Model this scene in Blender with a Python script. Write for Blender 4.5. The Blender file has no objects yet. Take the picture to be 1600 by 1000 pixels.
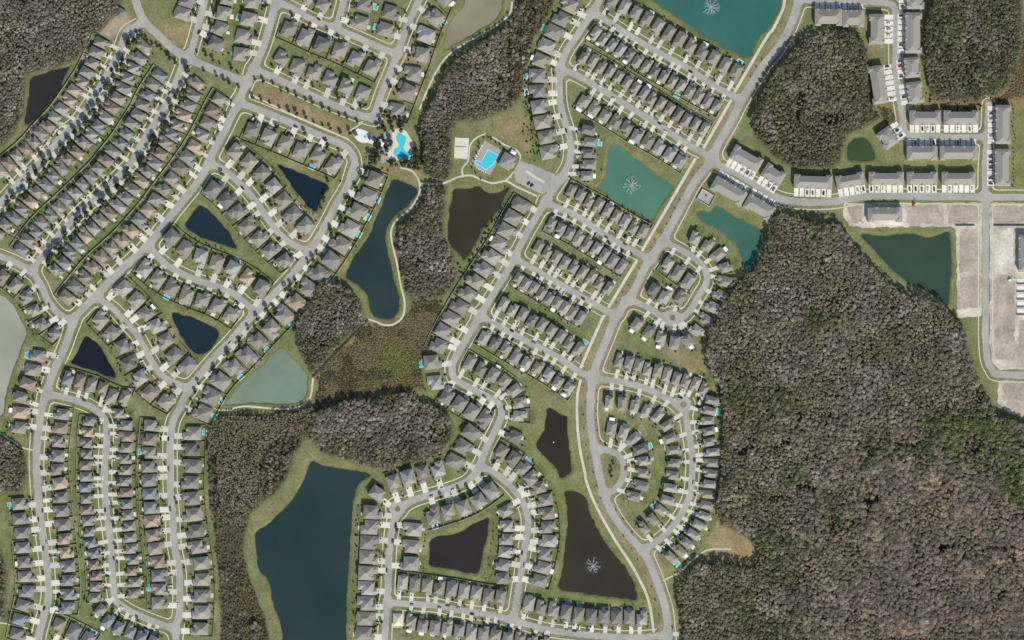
import bpy, math, random
import numpy as np
from mathutils import Vector

random.seed(7)
rng = np.random.default_rng(7)
scene = bpy.context.scene
S = 0.7                                   # metres per photograph pixel
def W(p):                                 # photograph pixel -> ground metres
    a = np.asarray(p, float)
    return np.stack([(a[..., 0] - 800) * S, (500 - a[..., 1]) * S], -1)

# ------------------------------------------------------------------ camera, sky, sun, exposure
CAM_H = 5000.0
cam_d = bpy.data.cameras.new('camera')
cam = bpy.data.objects.new('camera', cam_d)
scene.collection.objects.link(cam)
cam.location = (0, 0, CAM_H)
cam.rotation_euler = (0, 0, 0)
cam_d.sensor_fit = 'HORIZONTAL'
cam_d.sensor_width = 36
cam_d.lens = 36 * CAM_H / (1600 * S)
cam_d.clip_start = 50
cam_d.clip_end = 30000
scene.camera = cam

SUN_EL, SUN_AZ = math.radians(39), math.radians(157)
world = bpy.data.worlds.new('World')
scene.world = world
world.use_nodes = True
wn = world.node_tree
wn.nodes.clear()
sky = wn.nodes.new('ShaderNodeTexSky')
sky.sky_type = 'NISHITA'
sky.sun_disc = False
sky.sun_elevation = SUN_EL
sky.sun_rotation = SUN_AZ
sky.altitude = 50
bg = wn.nodes.new('ShaderNodeBackground')
bg.inputs['Strength'].default_value = 0.128
wo = wn.nodes.new('ShaderNodeOutputWorld')
wn.links.new(sky.outputs[0], bg.inputs[0])
wn.links.new(bg.outputs[0], wo.inputs[0])
sun_d = bpy.data.lights.new('sun', 'SUN')
sun_d.energy = 4.6
sun_d.angle = math.radians(0.55)
sun_d.color = (1.0, 0.965, 0.87)
sun = bpy.data.objects.new('sun', sun_d)
scene.collection.objects.link(sun)
sun_dir = Vector((math.sin(SUN_AZ) * math.cos(SUN_EL), math.cos(SUN_AZ) * math.cos(SUN_EL), math.sin(SUN_EL)))
sun.rotation_euler = sun_dir.to_track_quat('Z', 'Y').to_euler()
sun.location = (300, -600, 600)
vs = scene.view_settings
vs.view_transform = 'Standard'
vs.look = 'None'
vs.exposure = 0.0
vs.gamma = 1.0
vs.use_curve_mapping = False
try:
    scene.cycles.max_bounces = 4
    scene.cycles.transparent_max_bounces = 8
except Exception:
    pass
COL = scene.collection

# ------------------------------------------------------------------ helpers
def tag(o, label=None, cat=None, group=None, kind=None):
    if label: o['label'] = label
    if cat: o['category'] = cat
    if group: o['group'] = group
    if kind: o['kind'] = kind
    return o

def link(o, parent=None):
    COL.objects.link(o)
    if parent is not None: o.parent = parent
    return o

def mesh_np(name, verts, faces, mats=(), midx=None, smooth=False):
    """faces: list of index tuples or an (n,3)/(n,4) array"""
    me = bpy.data.meshes.new(name)
    verts = np.asarray(verts, np.float32)
    if isinstance(faces, np.ndarray):
        n, k = faces.shape
        me.vertices.add(len(verts))
        me.vertices.foreach_set('co', verts.ravel())
        me.loops.add(n * k)
        me.loops.foreach_set('vertex_index', faces.astype(np.int32).ravel())
        me.polygons.add(n)
        me.polygons.foreach_set('loop_start', np.arange(0, n * k, k, dtype=np.int32))
        if midx is not None: me.polygons.foreach_set('material_index', np.asarray(midx, np.int32))
        me.update(calc_edges=True)
    else:
        me.from_pydata([tuple(map(float, v)) for v in verts], [], [tuple(int(i) for i in f) for f in faces])
        if midx is not None: me.polygons.foreach_set('material_index', np.asarray(midx, np.int32))
        me.update()
    for m in mats: me.materials.append(m)
    return me

def mesh_obj(name, me, parent=None, loc=(0, 0, 0), rz=0.0):
    o = bpy.data.objects.new(name, me)
    o.location = loc
    o.rotation_euler = (0, 0, rz)
    return link(o, parent)

def empty(name, loc, rz=0.0, scale=(1, 1, 1)):
    o = bpy.data.objects.new(name, None)
    o.empty_display_size = 1
    o.location = loc
    o.rotation_euler = (0, 0, rz)
    o.scale = scale
    return link(o)

class MB:
    def __init__(self): self.v, self.f, self.m = [], [], []
    def add(self, vs, fs, mi=0):
        b = len(self.v)
        self.v += [tuple(p) for p in vs]
        self.f += [tuple(i + b for i in f) for f in fs]
        self.m += [mi] * len(fs)
        return self
    def box(self, x0, x1, y0, y1, z0, z1, mi=0, bottom=False):
        vs = [(x0,y0,z0),(x1,y0,z0),(x1,y1,z0),(x0,y1,z0),(x0,y0,z1),(x1,y0,z1),(x1,y1,z1),(x0,y1,z1)]
        fs = [(4,5,6,7),(0,1,5,4),(1,2,6,5),(2,3,7,6),(3,0,4,7)]
        if bottom: fs.append((3,2,1,0))
        return self.add(vs, fs, mi)
    def tube(self, p0, p1, r0, r1, n=6, mi=0):
        p0, p1 = Vector(p0), Vector(p1)
        d = (p1 - p0).normalized()
        a = d.orthogonal().normalized(); b = d.cross(a)
        vs = []
        for p, r in ((p0, r0), (p1, r1)):
            for i in range(n):
                t = 2 * math.pi * i / n
                vs.append(p + a * (r * math.cos(t)) + b * (r * math.sin(t)))
        fs = [(i, (i + 1) % n, n + (i + 1) % n, n + i) for i in range(n)] + [tuple(range(2 * n - 1, n - 1, -1))[::-1]]
        return self.add(vs, fs, mi)
    def mesh(self, name, mats): return mesh_np(name, self.v, self.f, mats, self.m)

def catmull(pts, closed=False, sub=4):
    P = np.asarray(pts, float)
    n = len(P)
    out = []
    rngn = range(n) if closed else range(n - 1)
    for i in rngn:
        p1, p2 = P[i], P[(i + 1) % n]
        p0 = P[(i - 1) % n] if (closed or i > 0) else 2 * p1 - p2
        p3 = P[(i + 2) % n] if (closed or i < n - 2) else 2 * p2 - p1
        for k in range(sub):
            t = k / sub
            out.append(0.5 * (2 * p1 + (p2 - p0) * t + (2 * p0 - 5 * p1 + 4 * p2 - p3) * t * t + (3 * p1 - p0 - 3 * p2 + p3) * t ** 3))
    if not closed: out.append(P[-1])
    return np.array(out)

def resample(pts, n):
    P = np.asarray(pts, float)
    seg = np.hypot(*np.diff(P, axis=0).T)
    s = np.r_[0, np.cumsum(seg)]
    t = np.linspace(0, s[-1], n) if n > 1 else np.array([s[-1] / 2])
    q = np.stack([np.interp(t, s, P[:, 0]), np.interp(t, s, P[:, 1])], -1)
    e = 4.0
    a = np.stack([np.interp(np.clip(t - e, 0, s[-1]), s, P[:, 0]), np.interp(np.clip(t - e, 0, s[-1]), s, P[:, 1])], -1)
    b = np.stack([np.interp(np.clip(t + e, 0, s[-1]), s, P[:, 0]), np.interp(np.clip(t + e, 0, s[-1]), s, P[:, 1])], -1)
    d = b - a
    d /= np.maximum(np.hypot(d[:, 0], d[:, 1]), 1e-6)[:, None]
    return q, d

def poly_sdf(poly, X, Y):
    """signed distance (negative inside) of points to a closed polygon"""
    P = np.asarray(poly, float)
    d2 = np.full(X.shape, 1e12)
    ins = np.zeros(X.shape, bool)
    n = len(P)
    for i in range(n):
        ax, ay = P[i]; bx, by = P[(i + 1) % n]
        ex, ey = bx - ax, by - ay
        L = ex * ex + ey * ey + 1e-12
        t = np.clip(((X - ax) * ex + (Y - ay) * ey) / L, 0, 1)
        d2 = np.minimum(d2, (X - ax - t * ex) ** 2 + (Y - ay - t * ey) ** 2)
        c = (ay > Y) != (by > Y)
        if abs(by - ay) > 1e-9:
            ins ^= c & (X < ex * (Y - ay) / (by - ay) + ax)
    d = np.sqrt(d2)
    return np.where(ins, -d, d)

_lat = {}
def vnoise(x, y, scale, seed=0):
    if seed not in _lat: _lat[seed] = np.random.default_rng(1000 + seed).random((256, 256))
    T = _lat[seed]
    u, v = np.asarray(x) / scale, np.asarray(y) / scale
    i, j = np.floor(u).astype(int), np.floor(v).astype(int)
    f, g = u - i, v - j
    f, g = f * f * (3 - 2 * f), g * g * (3 - 2 * g)
    a, b = T[i % 256, j % 256], T[(i + 1) % 256, j % 256]
    c, d = T[i % 256, (j + 1) % 256], T[(i + 1) % 256, (j + 1) % 256]
    return (a * (1 - f) + b * f) * (1 - g) + (c * (1 - f) + d * f) * g

def iso_mesh(name, F, x0, y0, h, z, mats, zfield=None):
    """triangles of the region F < 0 on a regular grid; F[j, i] at (x0 + i h, y0 + j h)"""
    ny, nx = F.shape
    cell = np.minimum(np.minimum(F[:-1, :-1], F[1:, :-1]), np.minimum(F[:-1, 1:], F[1:, 1:])) < 0
    J, I = np.nonzero(cell)
    def P(jj, ii): return np.stack([x0 + ii * h, y0 + jj * h], -1), F[jj, ii]
    tris = []
    for (a, b, c) in (((0, 0), (0, 1), (1, 1)), ((0, 0), (1, 1), (1, 0))):
        pts, val = [], []
        for (dj, di) in (a, b, c):
            p, v = P(J + dj, I + di); pts.append(p); val.append(v)
        pts = np.stack(pts, 1); val = np.stack(val, 1)
        ins = val < 0
        k = ins.sum(1)
        tris.append(pts[k == 3])
        for want in (1, 2):
            m = k == want
            if not m.any(): continue
            p, v, q = pts[m], val[m], ins[m]
            odd = np.argmax(q, 1) if want == 1 else np.argmin(q, 1)
            r = np.arange(len(p))
            A, vA = p[r, odd], v[r, odd]
            B, vB = p[r, (odd + 1) % 3], v[r, (odd + 1) % 3]
            C, vC = p[r, (odd + 2) % 3], v[r, (odd + 2) % 3]
            AB = A + (B - A) * (vA / (vA - vB))[:, None]
            AC = A + (C - A) * (vA / (vA - vC))[:, None]
            if want == 1: tris.append(np.stack([A, AB, AC], 1))
            else:
                tris.append(np.stack([AB, B, C], 1)); tris.append(np.stack([AB, C, AC], 1))
    T = np.concatenate(tris).reshape(-1, 2)
    key = np.round(T * 500).astype(np.int64)
    key = key[:, 0] * 4000003 + key[:, 1]
    _, idx, inv = np.unique(key, return_index=True, return_inverse=True)
    V = T[idx]
    Fc = inv.reshape(-1, 3)
    ok = (Fc[:, 0] != Fc[:, 1]) & (Fc[:, 1] != Fc[:, 2]) & (Fc[:, 0] != Fc[:, 2])
    V3 = np.c_[V, np.full(len(V), z)]
    return mesh_np(name, V3, Fc[ok], mats)

# ------------------------------------------------------------------ materials
def mat(name, col, rough=0.9, var=0.12, scale=0.4, bump=0.0, attr=None, attr_type='GEOMETRY', spec=0.2, var2=0.0, scale2=0.05, coat=None, obj_var=0.0):
    m = bpy.data.materials.new(name)
    m.use_nodes = True
    nt = m.node_tree; N = nt.nodes; Lk = nt.links
    b = N['Principled BSDF']
    b.inputs['Roughness'].default_value = rough
    b.inputs['Specular IOR Level'].default_value = spec
    geo = N.new('ShaderNodeNewGeometry')
    src = None
    if attr:
        at = N.new('ShaderNodeAttribute'); at.attribute_name = attr; at.attribute_type = attr_type
        src = at.outputs['Color']
    def noise(sc, detail=4):
        n = N.new('ShaderNodeTexNoise'); n.inputs['Scale'].default_value = sc; n.inputs['Detail'].default_value = detail
        Lk.new(geo.outputs['Position'], n.inputs['Vector']); return n
    def mul(a, fac_out, amt):
        mr = N.new('ShaderNodeMapRange')
        mr.inputs['From Min'].default_value = 0.3; mr.inputs['From Max'].default_value = 0.7
        mr.inputs['To Min'].default_value = 1 - amt; mr.inputs['To Max'].default_value = 1 + amt
        Lk.new(fac_out, mr.inputs['Value'])
        mx = N.new('ShaderNodeVectorMath'); mx.operation = 'MULTIPLY'
        if a is None: mx.inputs[0].default_value = col[:3]
        else: Lk.new(a, mx.inputs[0])
        Lk.new(mr.outputs[0], mx.inputs[1]); return mx.outputs[0]
    n1 = noise(scale)
    cur = mul(src, n1.outputs['Fac'], var)
    if var2: cur = mul(cur, noise(scale2, 5).outputs['Fac'], var2)
    if obj_var:
        oi = N.new('ShaderNodeObjectInfo')
        cur = mul(cur, oi.outputs['Random'], obj_var)
    Lk.new(cur, b.inputs['Base Color'])
    if bump:
        bp = N.new('ShaderNodeBump'); bp.inputs['Strength'].default_value = bump; bp.inputs['Distance'].default_value = 0.3
        Lk.new(n1.outputs['Fac'], bp.inputs['Height']); Lk.new(bp.outputs[0], b.inputs['Normal'])
    return m

def srgb(r, g, b):
    f = lambda c: ((c / 255 + 0.055) / 1.055) ** 2.4 if c > 10 else c / 255 / 12.92
    return (f(r), f(g), f(b))

def translucent(m, fac):
    nt = m.node_tree; N = nt.nodes; b = N['Principled BSDF']
    t = N.new('ShaderNodeBsdfTranslucent'); mx = N.new('ShaderNodeMixShader'); mx.inputs[0].default_value = fac
    src = b.inputs['Base Color'].links[0].from_socket
    nt.links.new(src, t.inputs['Color'])
    nt.links.new(b.outputs[0], mx.inputs[1]); nt.links.new(t.outputs[0], mx.inputs[2])
    nt.links.new(mx.outputs[0], N['Material Output'].inputs['Surface'])
    return m
M = {}
M['ground'] = mat('turf', (0.1, 0.1, 0.04), 1.0, 0.22, 0.35, 0.3, attr='tone', var2=0.16, scale2=0.06, spec=0.05)
M['asphalt'] = mat('worn_asphalt', (0.345, 0.332, 0.302), 0.95, 0.07, 0.35, var2=0.15, scale2=0.04, spec=0.1)
M['concrete'] = mat('pale_concrete', (0.53, 0.50, 0.39), 0.9, 0.08, 0.8, var2=0.12, scale2=0.07, spec=0.1)
M['drive'] = mat('driveway_concrete', (0.575, 0.55, 0.46), 0.9, 0.07, 1.0, spec=0.1, obj_var=0.12)
M['whitecon'] = mat('new_concrete', (0.66, 0.64, 0.585), 0.9, 0.06, 1.0, spec=0.1, obj_var=0.06)
M['sand'] = mat('graded_sand', (0.45, 0.40, 0.325), 1.0, 0.22, 0.22, var2=0.34, scale2=0.04, spec=0.05)
M['court'] = mat('court_sand', (0.62, 0.59, 0.49), 1.0, 0.04, 0.5, spec=0.05)
M['deck'] = mat('paver_deck', (0.34, 0.315, 0.285), 0.9, 0.08, 0.8)
M['cooldeck'] = mat('cream_deck', (0.62, 0.56, 0.44), 0.9, 0.08, 0.6)
M['stucco'] = mat('stucco', (0.55, 0.50, 0.42), 0.9, 0.05, 0.5, obj_var=0.15)
M['door'] = mat('painted_door', (0.62, 0.60, 0.56), 0.6, 0.04, 1)
M['fdoor'] = mat('dark_door', (0.10, 0.06, 0.04), 0.5, 0.05, 1)
M['glass'] = mat('window_glass', (0.03, 0.04, 0.05), 0.08, 0.02, 1, spec=0.5)
M['white'] = mat('white_sheet', (0.78, 0.78, 0.77), 0.6, 0.04, 1)
M['screen'] = mat('pool_screen', (0.05, 0.08, 0.09), 0.7, 0.05, 1)
ROOF = {
 'grey': (0.232, 0.220, 0.196), 'warm': (0.252, 0.232, 0.196), 'dark': (0.172, 0.165, 0.150),
 'light': (0.285, 0.273, 0.243), 'brown': (0.240, 0.198, 0.160), 'tan': (0.335, 0.270, 0.205), 'blue': (0.200, 0.208, 0.204)}
for k, c in ROOF.items():
    M['roof_' + k] = mat(k + '_shingles', c, 0.95, 0.13, 0.9, 0.15, var2=0.10, scale2=0.15, spec=0.1, obj_var=0.10)
ROOFNAMES = list(ROOF)
M['townroof'] = mat('town_shingles', (0.285, 0.270, 0.238), 0.95, 0.08, 1.0, 0.1, spec=0.1)
M['fence_white'] = mat('white_vinyl', (0.50, 0.48, 0.42), 0.6, 0.05, 1)
M['fence_dark'] = mat('weathered_boards', (0.27, 0.23, 0.165), 0.9, 0.15, 2)
M['wood'] = mat('dark_timber', (0.07, 0.055, 0.04), 0.9, 0.2, 2)
M['bark'] = mat('bark', (0.10, 0.08, 0.06), 0.95, 0.2, 2)
M['leaf'] = mat('oak_leaves', (0.066, 0.080, 0.038), 0.9, 0.35, 1.2, obj_var=0.3, spec=0.15)
M['scatter'] = mat('scatter_leaves', (0.1, 0.1, 0.1), 0.95, 0.22, 0.8, attr='tint', attr_type='INSTANCER', spec=0.1)
translucent(M['scatter'], 0.55); translucent(M['leaf'], 0.2)
M['tyre'] = mat('tyre_rubber', (0.02, 0.02, 0.02), 0.8, 0.02, 1)
CARCOL = {'white': (0.75, 0.75, 0.74), 'black': (0.015, 0.015, 0.018), 'silver': (0.42, 0.43, 0.44), 'dark grey': (0.08, 0.085, 0.09),
          'red': (0.35, 0.02, 0.015), 'blue': (0.03, 0.06, 0.20)}
for k, c in CARCOL.items(): M['car_' + k] = mat(k.replace(' ', '_') + '_paint', c, 0.3, 0.02, 1, spec=0.5)
M['spray'] = mat('water_spray', (0.75, 0.82, 0.80), 0.5, 0.05, 1)
_n = M['spray'].node_tree; _t = _n.nodes.new('ShaderNodeBsdfTransparent'); _x = _n.nodes.new('ShaderNodeMixShader'); _x.inputs[0].default_value = 0.5
_n.links.new(_n.nodes['Principled BSDF'].outputs[0], _x.inputs[1]); _n.links.new(_t.outputs[0], _x.inputs[2]); _n.links.new(_x.outputs[0], _n.nodes['Material Output'].inputs['Surface'])
M['poolwater'] = mat('pool_water', (0.05, 0.52, 0.60), 0.06, 0.08, 0.7, spec=0.4)
M['paintline'] = mat('line_paint', (0.7, 0.7, 0.68), 0.8, 0.05, 1)
M['steel'] = mat('grey_steel', (0.25, 0.25, 0.25), 0.5, 0.05, 1)

def water_mat(name, c):
    m = mat(name, (c[0] * 0.82, c[1] * 0.80, c[2] * 0.62), 0.12, 0.05, 0.05, spec=0.25, var2=0.16, scale2=0.015)
    nt = m.node_tree; N = nt.nodes
    geo = N.new('ShaderNodeNewGeometry'); n = N.new('ShaderNodeTexNoise'); n.inputs['Scale'].default_value = 0.8
    nt.links.new(geo.outputs['Position'], n.inputs['Vector'])
    bp = N.new('ShaderNodeBump'); bp.inputs['Strength'].default_value = 0.15; bp.inputs['Distance'].default_value = 0.1
    nt.links.new(n.outputs['Fac'], bp.inputs['Height']); nt.links.new(bp.outputs[0], N['Principled BSDF'].inputs['Normal'])
    return m

# ------------------------------------------------------------------ traced layout (photograph pixels)
PONDS = [  # outline, water colour
 ([(115,100),(107,110),(92,140),(67,172),(42,195),(38,186),(44,160),(48,123),(70,115),(95,107)], (0.036,0.034,0.046)),
 ([(432,256),(462,267),(510,289),(507,300),(500,315),(494,331),(482,325),(467,305),(450,280)], (0.012,0.024,0.052)),
 ([(312,321),(327,330),(347,350),(360,367),(371,389),(355,385),(325,375),(305,367),(289,352),(297,337),(305,327)], (0.015,0.032,0.058)),
 ([(268,488),(285,492),(312,500),(335,512),(344,522),(335,537),(322,550),(310,553),(297,545),(285,530),(275,510)], (0.015,0.034,0.056)),
 ([(135,525),(150,535),(162,550),(172,570),(180,590),(150,580),(112,568),(115,560),(125,540)], (0.013,0.016,0.036)),
 ([(612,282),(630,284),(652,295),(650,305),(635,322),(617,337),(607,350),(602,365),(604,385),(610,410),(617,440),(622,462),(625,477),(620,492),(610,499),(595,499),(582,490),(577,472),(570,457),(560,447),(540,434),(541,425),(555,400),(570,377),(580,360),(587,342),(597,317),(607,295)], (0.028,0.052,0.068)),
 ([(710,297),(730,295),(750,290),(757,297),(770,301),(782,299),(795,292),(792,302),(782,320),(770,337),(755,357),(745,377),(737,392),(725,407),(717,397),(702,380),(699,365),(700,342),(702,322),(709,307)], (0.047,0.045,0.036)),
 ([(442,546),(457,560),(477,582),(479,600),(477,617),(467,627),(445,631),(400,629),(357,632),(356,625),(370,607),(390,587),(410,572),(425,555)], (0.20,0.28,0.262)),
 ([(486,721),(500,726),(530,732),(555,736),(580,742),(566,752),(557,765),(550,795),(547,837),(544,900),(540,1000),(538,1060),(450,1060),(442,1000),(437,975),(427,945),(420,910),(405,890),(402,860),(400,832),(420,817),(445,795),(467,765),(475,750)], (0.026,0.052,0.066)),
 ([(762,809),(764,820),(757,850),(752,880),(747,897),(730,895),(700,887),(672,885),(671,867),(672,845),(685,837),(715,832),(737,820)], (0.033,0.029,0.033)),
 ([(855,637),(865,639),(875,647),(885,652),(886,670),(889,695),(892,725),(891,737),(882,744),(875,744),(867,727),(852,715),(838,700),(841,687),(851,672),(854,650)], (0.037,0.033,0.029)),
 ([(881,770),(895,767),(910,772),(917,785),(925,807),(937,832),(952,855),(965,872),(980,892),(990,910),(996,937),(975,935),(950,932),(912,927),(874,921),(877,900),(882,862),(886,830),(886,795)], (0.045,0.043,0.035)),
 ([(1003,-45),(1012,-8),(1065,32),(1100,55),(1137,77),(1167,90),(1175,85),(1182,60),(1200,42),(1215,20),(1219,0),(1224,-45)], (0.045,0.155,0.168)),
 ([(955,227),(947,275),(936,292),(942,297),(970,317),(992,330),(1017,342),(1025,330),(1035,317),(1050,295),(1051,288),(1025,272),(995,250),(980,238)], (0.088,0.222,0.20)),
 ([(1117,324),(1132,327),(1155,342),(1175,352),(1192,364),(1191,380),(1182,397),(1177,420),(1165,422),(1162,407),(1152,387),(1132,365),(1112,352),(1092,340),(1091,331),(1110,331)], (0.058,0.165,0.155)),
 ([(1347,366),(1375,369),(1412,366),(1432,367),(1450,372),(1470,366),(1484,367),(1485,425),(1482,472),(1472,470),(1452,457),(1430,447),(1412,437),(1395,422),(1375,400),(1362,385),(1352,375)], (0.042,0.078,0.066)),
 ([(1327,222),(1350,216),(1360,225),(1367,242),(1362,250),(1345,251),(1325,247)], (0.052,0.095,0.048)),
 ([(-60,455),(0,460),(15,472),(25,487),(32,500),(41,522),(30,550),(20,577),(12,605),(5,635),(0,650),(-60,660)], (0.36,0.375,0.38)),
 ([(730,-40),(725,5),(702,37),(697,57),(695,77),(712,67),(750,45),(775,27),(785,0),(790,-40)], (0.30,0.275,0.23)),
]
PONDLABEL = ['dark purple triangular pond beside the top left wood','small navy triangular pond, uppermost of the four between the left streets']

ROADS = {  # name: (points, half width m)
 'R1': ([(208,-30),(212,0),(225,32),(250,57),(275,80),(300,94),(337,110),(375,125),(387,129)], 4.2),
 'R2': ([(218,38),(197,52),(185,85),(172,107),(157,135),(140,162),(120,190),(100,208),(73,240),(45,270),(25,290),(0,317),(-40,352)], 3.5),
 'R3': ([(288,90),(282,110),(272,135),(260,162),(247,185),(232,207),(215,235),(207,252),(185,275),(160,300),(135,322),(110,347),(87,372),(70,395),(50,422)], 3.5),
 'R4': ([(440,-30),(432,0),(424,30),(414,65),(402,95),(385,130),(372,160),(360,185),(345,215),(332,240),(322,262),(307,287),(287,312),(267,337),(250,360),(232,382),(207,405),(180,430),(155,457),(130,482),(117,497),(110,517),(100,545),(85,577),(75,605),(66,635),(61,665),(58,695),(57,725),(59,762),(62,800),(67,837),(72,875),(75,905),(75,937),(65,975),(60,1000),(62,1040)], 4.0),
 'R5': ([(325,-30),(320,0),(312,32),(300,75),(294,92)], 3.5),
 'N1': ([(395,108),(437,125),(500,155),(562,180),(584,185)], 3.8),
 'N2': ([(372,160),(400,170),(450,190),(500,212),(533,225),(549,239),(554,256),(550,275)], 3.8),
 'R6': ([(430,2),(455,12),(487,30),(525,45),(562,60),(600,77),(622,84)], 3.5),
 'R7': ([(542,-30),(537,0),(526,44)], 3.5),
 'R9': ([(668,-30),(655,0),(640,32),(627,65),(617,95),(607,120),(595,150),(584,183)], 3.5),
 'R8': ([(553,266),(550,275),(540,295),(525,320),(512,345),(500,367),(485,390),(470,412),(450,437),(425,462),(400,487),(375,515),(360,533),(337,557),(317,580),(297,605),(282,635),(270,660),(266,690),(266,725),(266,762),(269,800),(272,850),(279,887),(281,925),(280,962),(275,982),(275,1040)], 3.7),
 'R10': ([(-40,385),(0,400),(25,410),(50,425),(65,447),(75,470),(92,490),(113,503)], 3.5),
 'R11': ([(327,256),(350,265),(375,287),(392,305),(415,337),(432,360),(450,377),(482,394)], 3.5),
 'R12': ([(232,383),(250,405),(270,420),(300,435),(330,445),(362,457),(387,477),(400,487)], 3.5),
 'R13': ([(150,462),(160,470),(180,485),(197,505),(212,520),(225,542),(240,570),(260,592),(296,607)], 3.5),
 'R14': ([(72,615),(105,622),(135,632),(155,645),(166,662),(166,695),(164,725),(164,757),(165,787),(170,825),(174,862),(176,900),(180,935),(195,950),(225,965),(275,984)], 3.5),
 'E1': ([(1252,-30),(1247,0),(1242,22),(1230,50),(1212,80),(1197,97),(1175,130),(1157,160),(1142,190),(1122,225),(1110,252),(1087,282),(1070,312),(1050,350),(1032,382),(1007,420),(990,455),(965,490),(957,507),(945,537),(932,570),(925,600),(922,640),(924,670),(930,705),(937,745),(947,780),(962,810),(982,837),(1005,862),(1020,892),(1032,925),(1041,957),(1044,1000),(1046,1040)], 4.0),
 'E2': ([(950,-30),(937,0),(920,27),(902,55),(885,80),(876,105),(874,140),(877,170),(885,197),(891,220),(891,245),(886,262),(872,285),(852,315),(837,340),(820,370),(805,400),(790,428),(775,452),(755,485),(742,507),(727,532),(712,558),(706,577),(712,593),(732,605),(762,620),(780,632),(784,647),(775,670),(762,695),(752,720),(742,740),(725,755),(687,769),(650,780),(628,793),(615,815),(609,855),(607,900),(605,937),(602,975),(600,1040)], 3.6),
 'E3': ([(745,735),(762,733),(785,748),(800,762),(815,782),(824,805),(824,832),(819,862),(815,890),(810,920),(805,950),(801,970)], 3.4),
 'E4': ([(605,942),(650,944),(687,947),(725,955),(762,960),(800,969),(850,983),(900,990),(950,995),(1000,996),(1043,992)], 3.4),
 'E5': ([(922,22),(935,24),(975,50),(1025,80),(1075,107),(1112,132),(1155,155)], 3.4),
 'E6': ([(874,108),(900,117),(940,140),(975,162),(1012,185),(1050,210),(1082,230),(1115,246)], 3.4),
 'E7': ([(852,314),(865,322),(900,337),(935,360),(970,382),(1000,397),(1018,405)], 3.4),
 'E8': ([(803,402),(812,408),(845,427),(885,450),(920,470),(950,487),(966,490)], 3.4),
 'E9': ([(750,492),(762,500),(800,521),(837,540),(875,560),(907,582),(927,589)], 3.4),
 'E10': ([(926,592),(935,592),(970,597),(1000,604),(1025,614),(1050,627),(1068,640),(1072,655),(1076,675),(1080,700),(1082,725),(1080,762),(1074,784),(1062,807),(1045,830),(1025,847),(1004,860)], 3.4),
 'E11': ([(928,698),(950,704),(965,710),(973,722),(975,738),(970,754),(960,765),(943,772)], 3.3),
 'E12': ([(1034,378),(1045,381),(1065,391),(1087,405),(1101,420),(1104,440),(1092,462),(1078,485),(1064,497),(1048,500),(1030,492),(1012,480),(992,472),(976,470)], 3.3),
 'E13': ([(1110,248),(1122,257),(1150,270),(1175,285),(1200,301),(1225,312),(1262,316),(1300,315),(1337,309),(1375,306),(1450,307),(1540,308),(1640,308)], 3.8),
 'E14': ([(1248,-2),(1275,1),(1330,1),(1385,5),(1397,12),(1400,30),(1399,75),(1400,112),(1405,150),(1410,180),(1412,200),(1422,210),(1475,214),(1542,214)], 3.4),
 'E15': ([(1545,164),(1543,212),(1540,250),(1539,275),(1540,325),(1540,400),(1540,500),(1540,530),(1543,562),(1550,577),(1562,585),(1640,586)], 3.6),
 'K1': ([(880,278),(866,280),(845,269),(828,262)], 3.8),
}
NO_WALK = {'R1', 'K1'}
DISCS = [(1068,632,12.5), (620,794,11.5), (1050,497,13.0)]     # turning circles
ISLES = [(1068,632,5.2), (621,795,4.6), (1051,496,5.0)]        # grass islands in them
PARK = [(812,250),(836,262),(868,272),(858,297),(846,303),(806,284),(803,268)]

TRAILS = [  # points, half width
 ([(1232,-30),(1226,0),(1223,15),(1207,47),(1197,60),(1147,145)], 1.6), ([(1142,157),(1099,232)], 1.6),
 ([(1086,249),(1002,394)], 1.6), ([(995,407),(951,480)], 1.6), ([(944,494),(939,502),(907,575)], 1.6),
 ([(907,594),(902,620),(902,660),(906,700),(914,740),(917,755),(932,792),(960,842),(985,880),(1005,917),(1015,945),(1022,990)], 1.45),
 ([(626,262),(645,268),(655,285),(655,302),(642,325),(622,342),(612,357),(612,377),(620,410),(626,445),(632,470),(631,490),(625,500),(614,507),(600,508),(588,503),(576,499)], 1.0),
 ([(655,286),(690,287),(715,277),(735,274),(748,279),(768,286),(782,284),(792,283),(806,291),(838,306)], 1.1),
 ([(724,276),(722,264),(731,252),(733,238),(735,226),(745,215),(758,209)], 0.9), ([(770,214),(788,226),(806,234),(813,244),(810,258),(800,272),(790,283)], 0.9),
 ([(806,-20),(800,5),(797,20),(780,37),(750,55),(715,75),(695,92),(680,115),(665,147),(656,170)], 1.0),
 ([(489,590),(486,617),(477,630),(462,637),(437,639),(400,636),(380,635),(350,641),(335,637),(306,622)], 1.0),
 ([(1036,907),(1060,895),(1080,877),(1100,862),(1115,858),(1141,858)], 0.9),
 ([(-20,672),(0,677),(20,690),(37,700),(50,703)], 0.8), ([(-10,972),(25,977),(52,985)], 0.8),
 ([(392,148),(450,176),(500,198),(545,218)], 0.9), ([(545,205),(560,196),(566,190)], 0.8),
]

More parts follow.
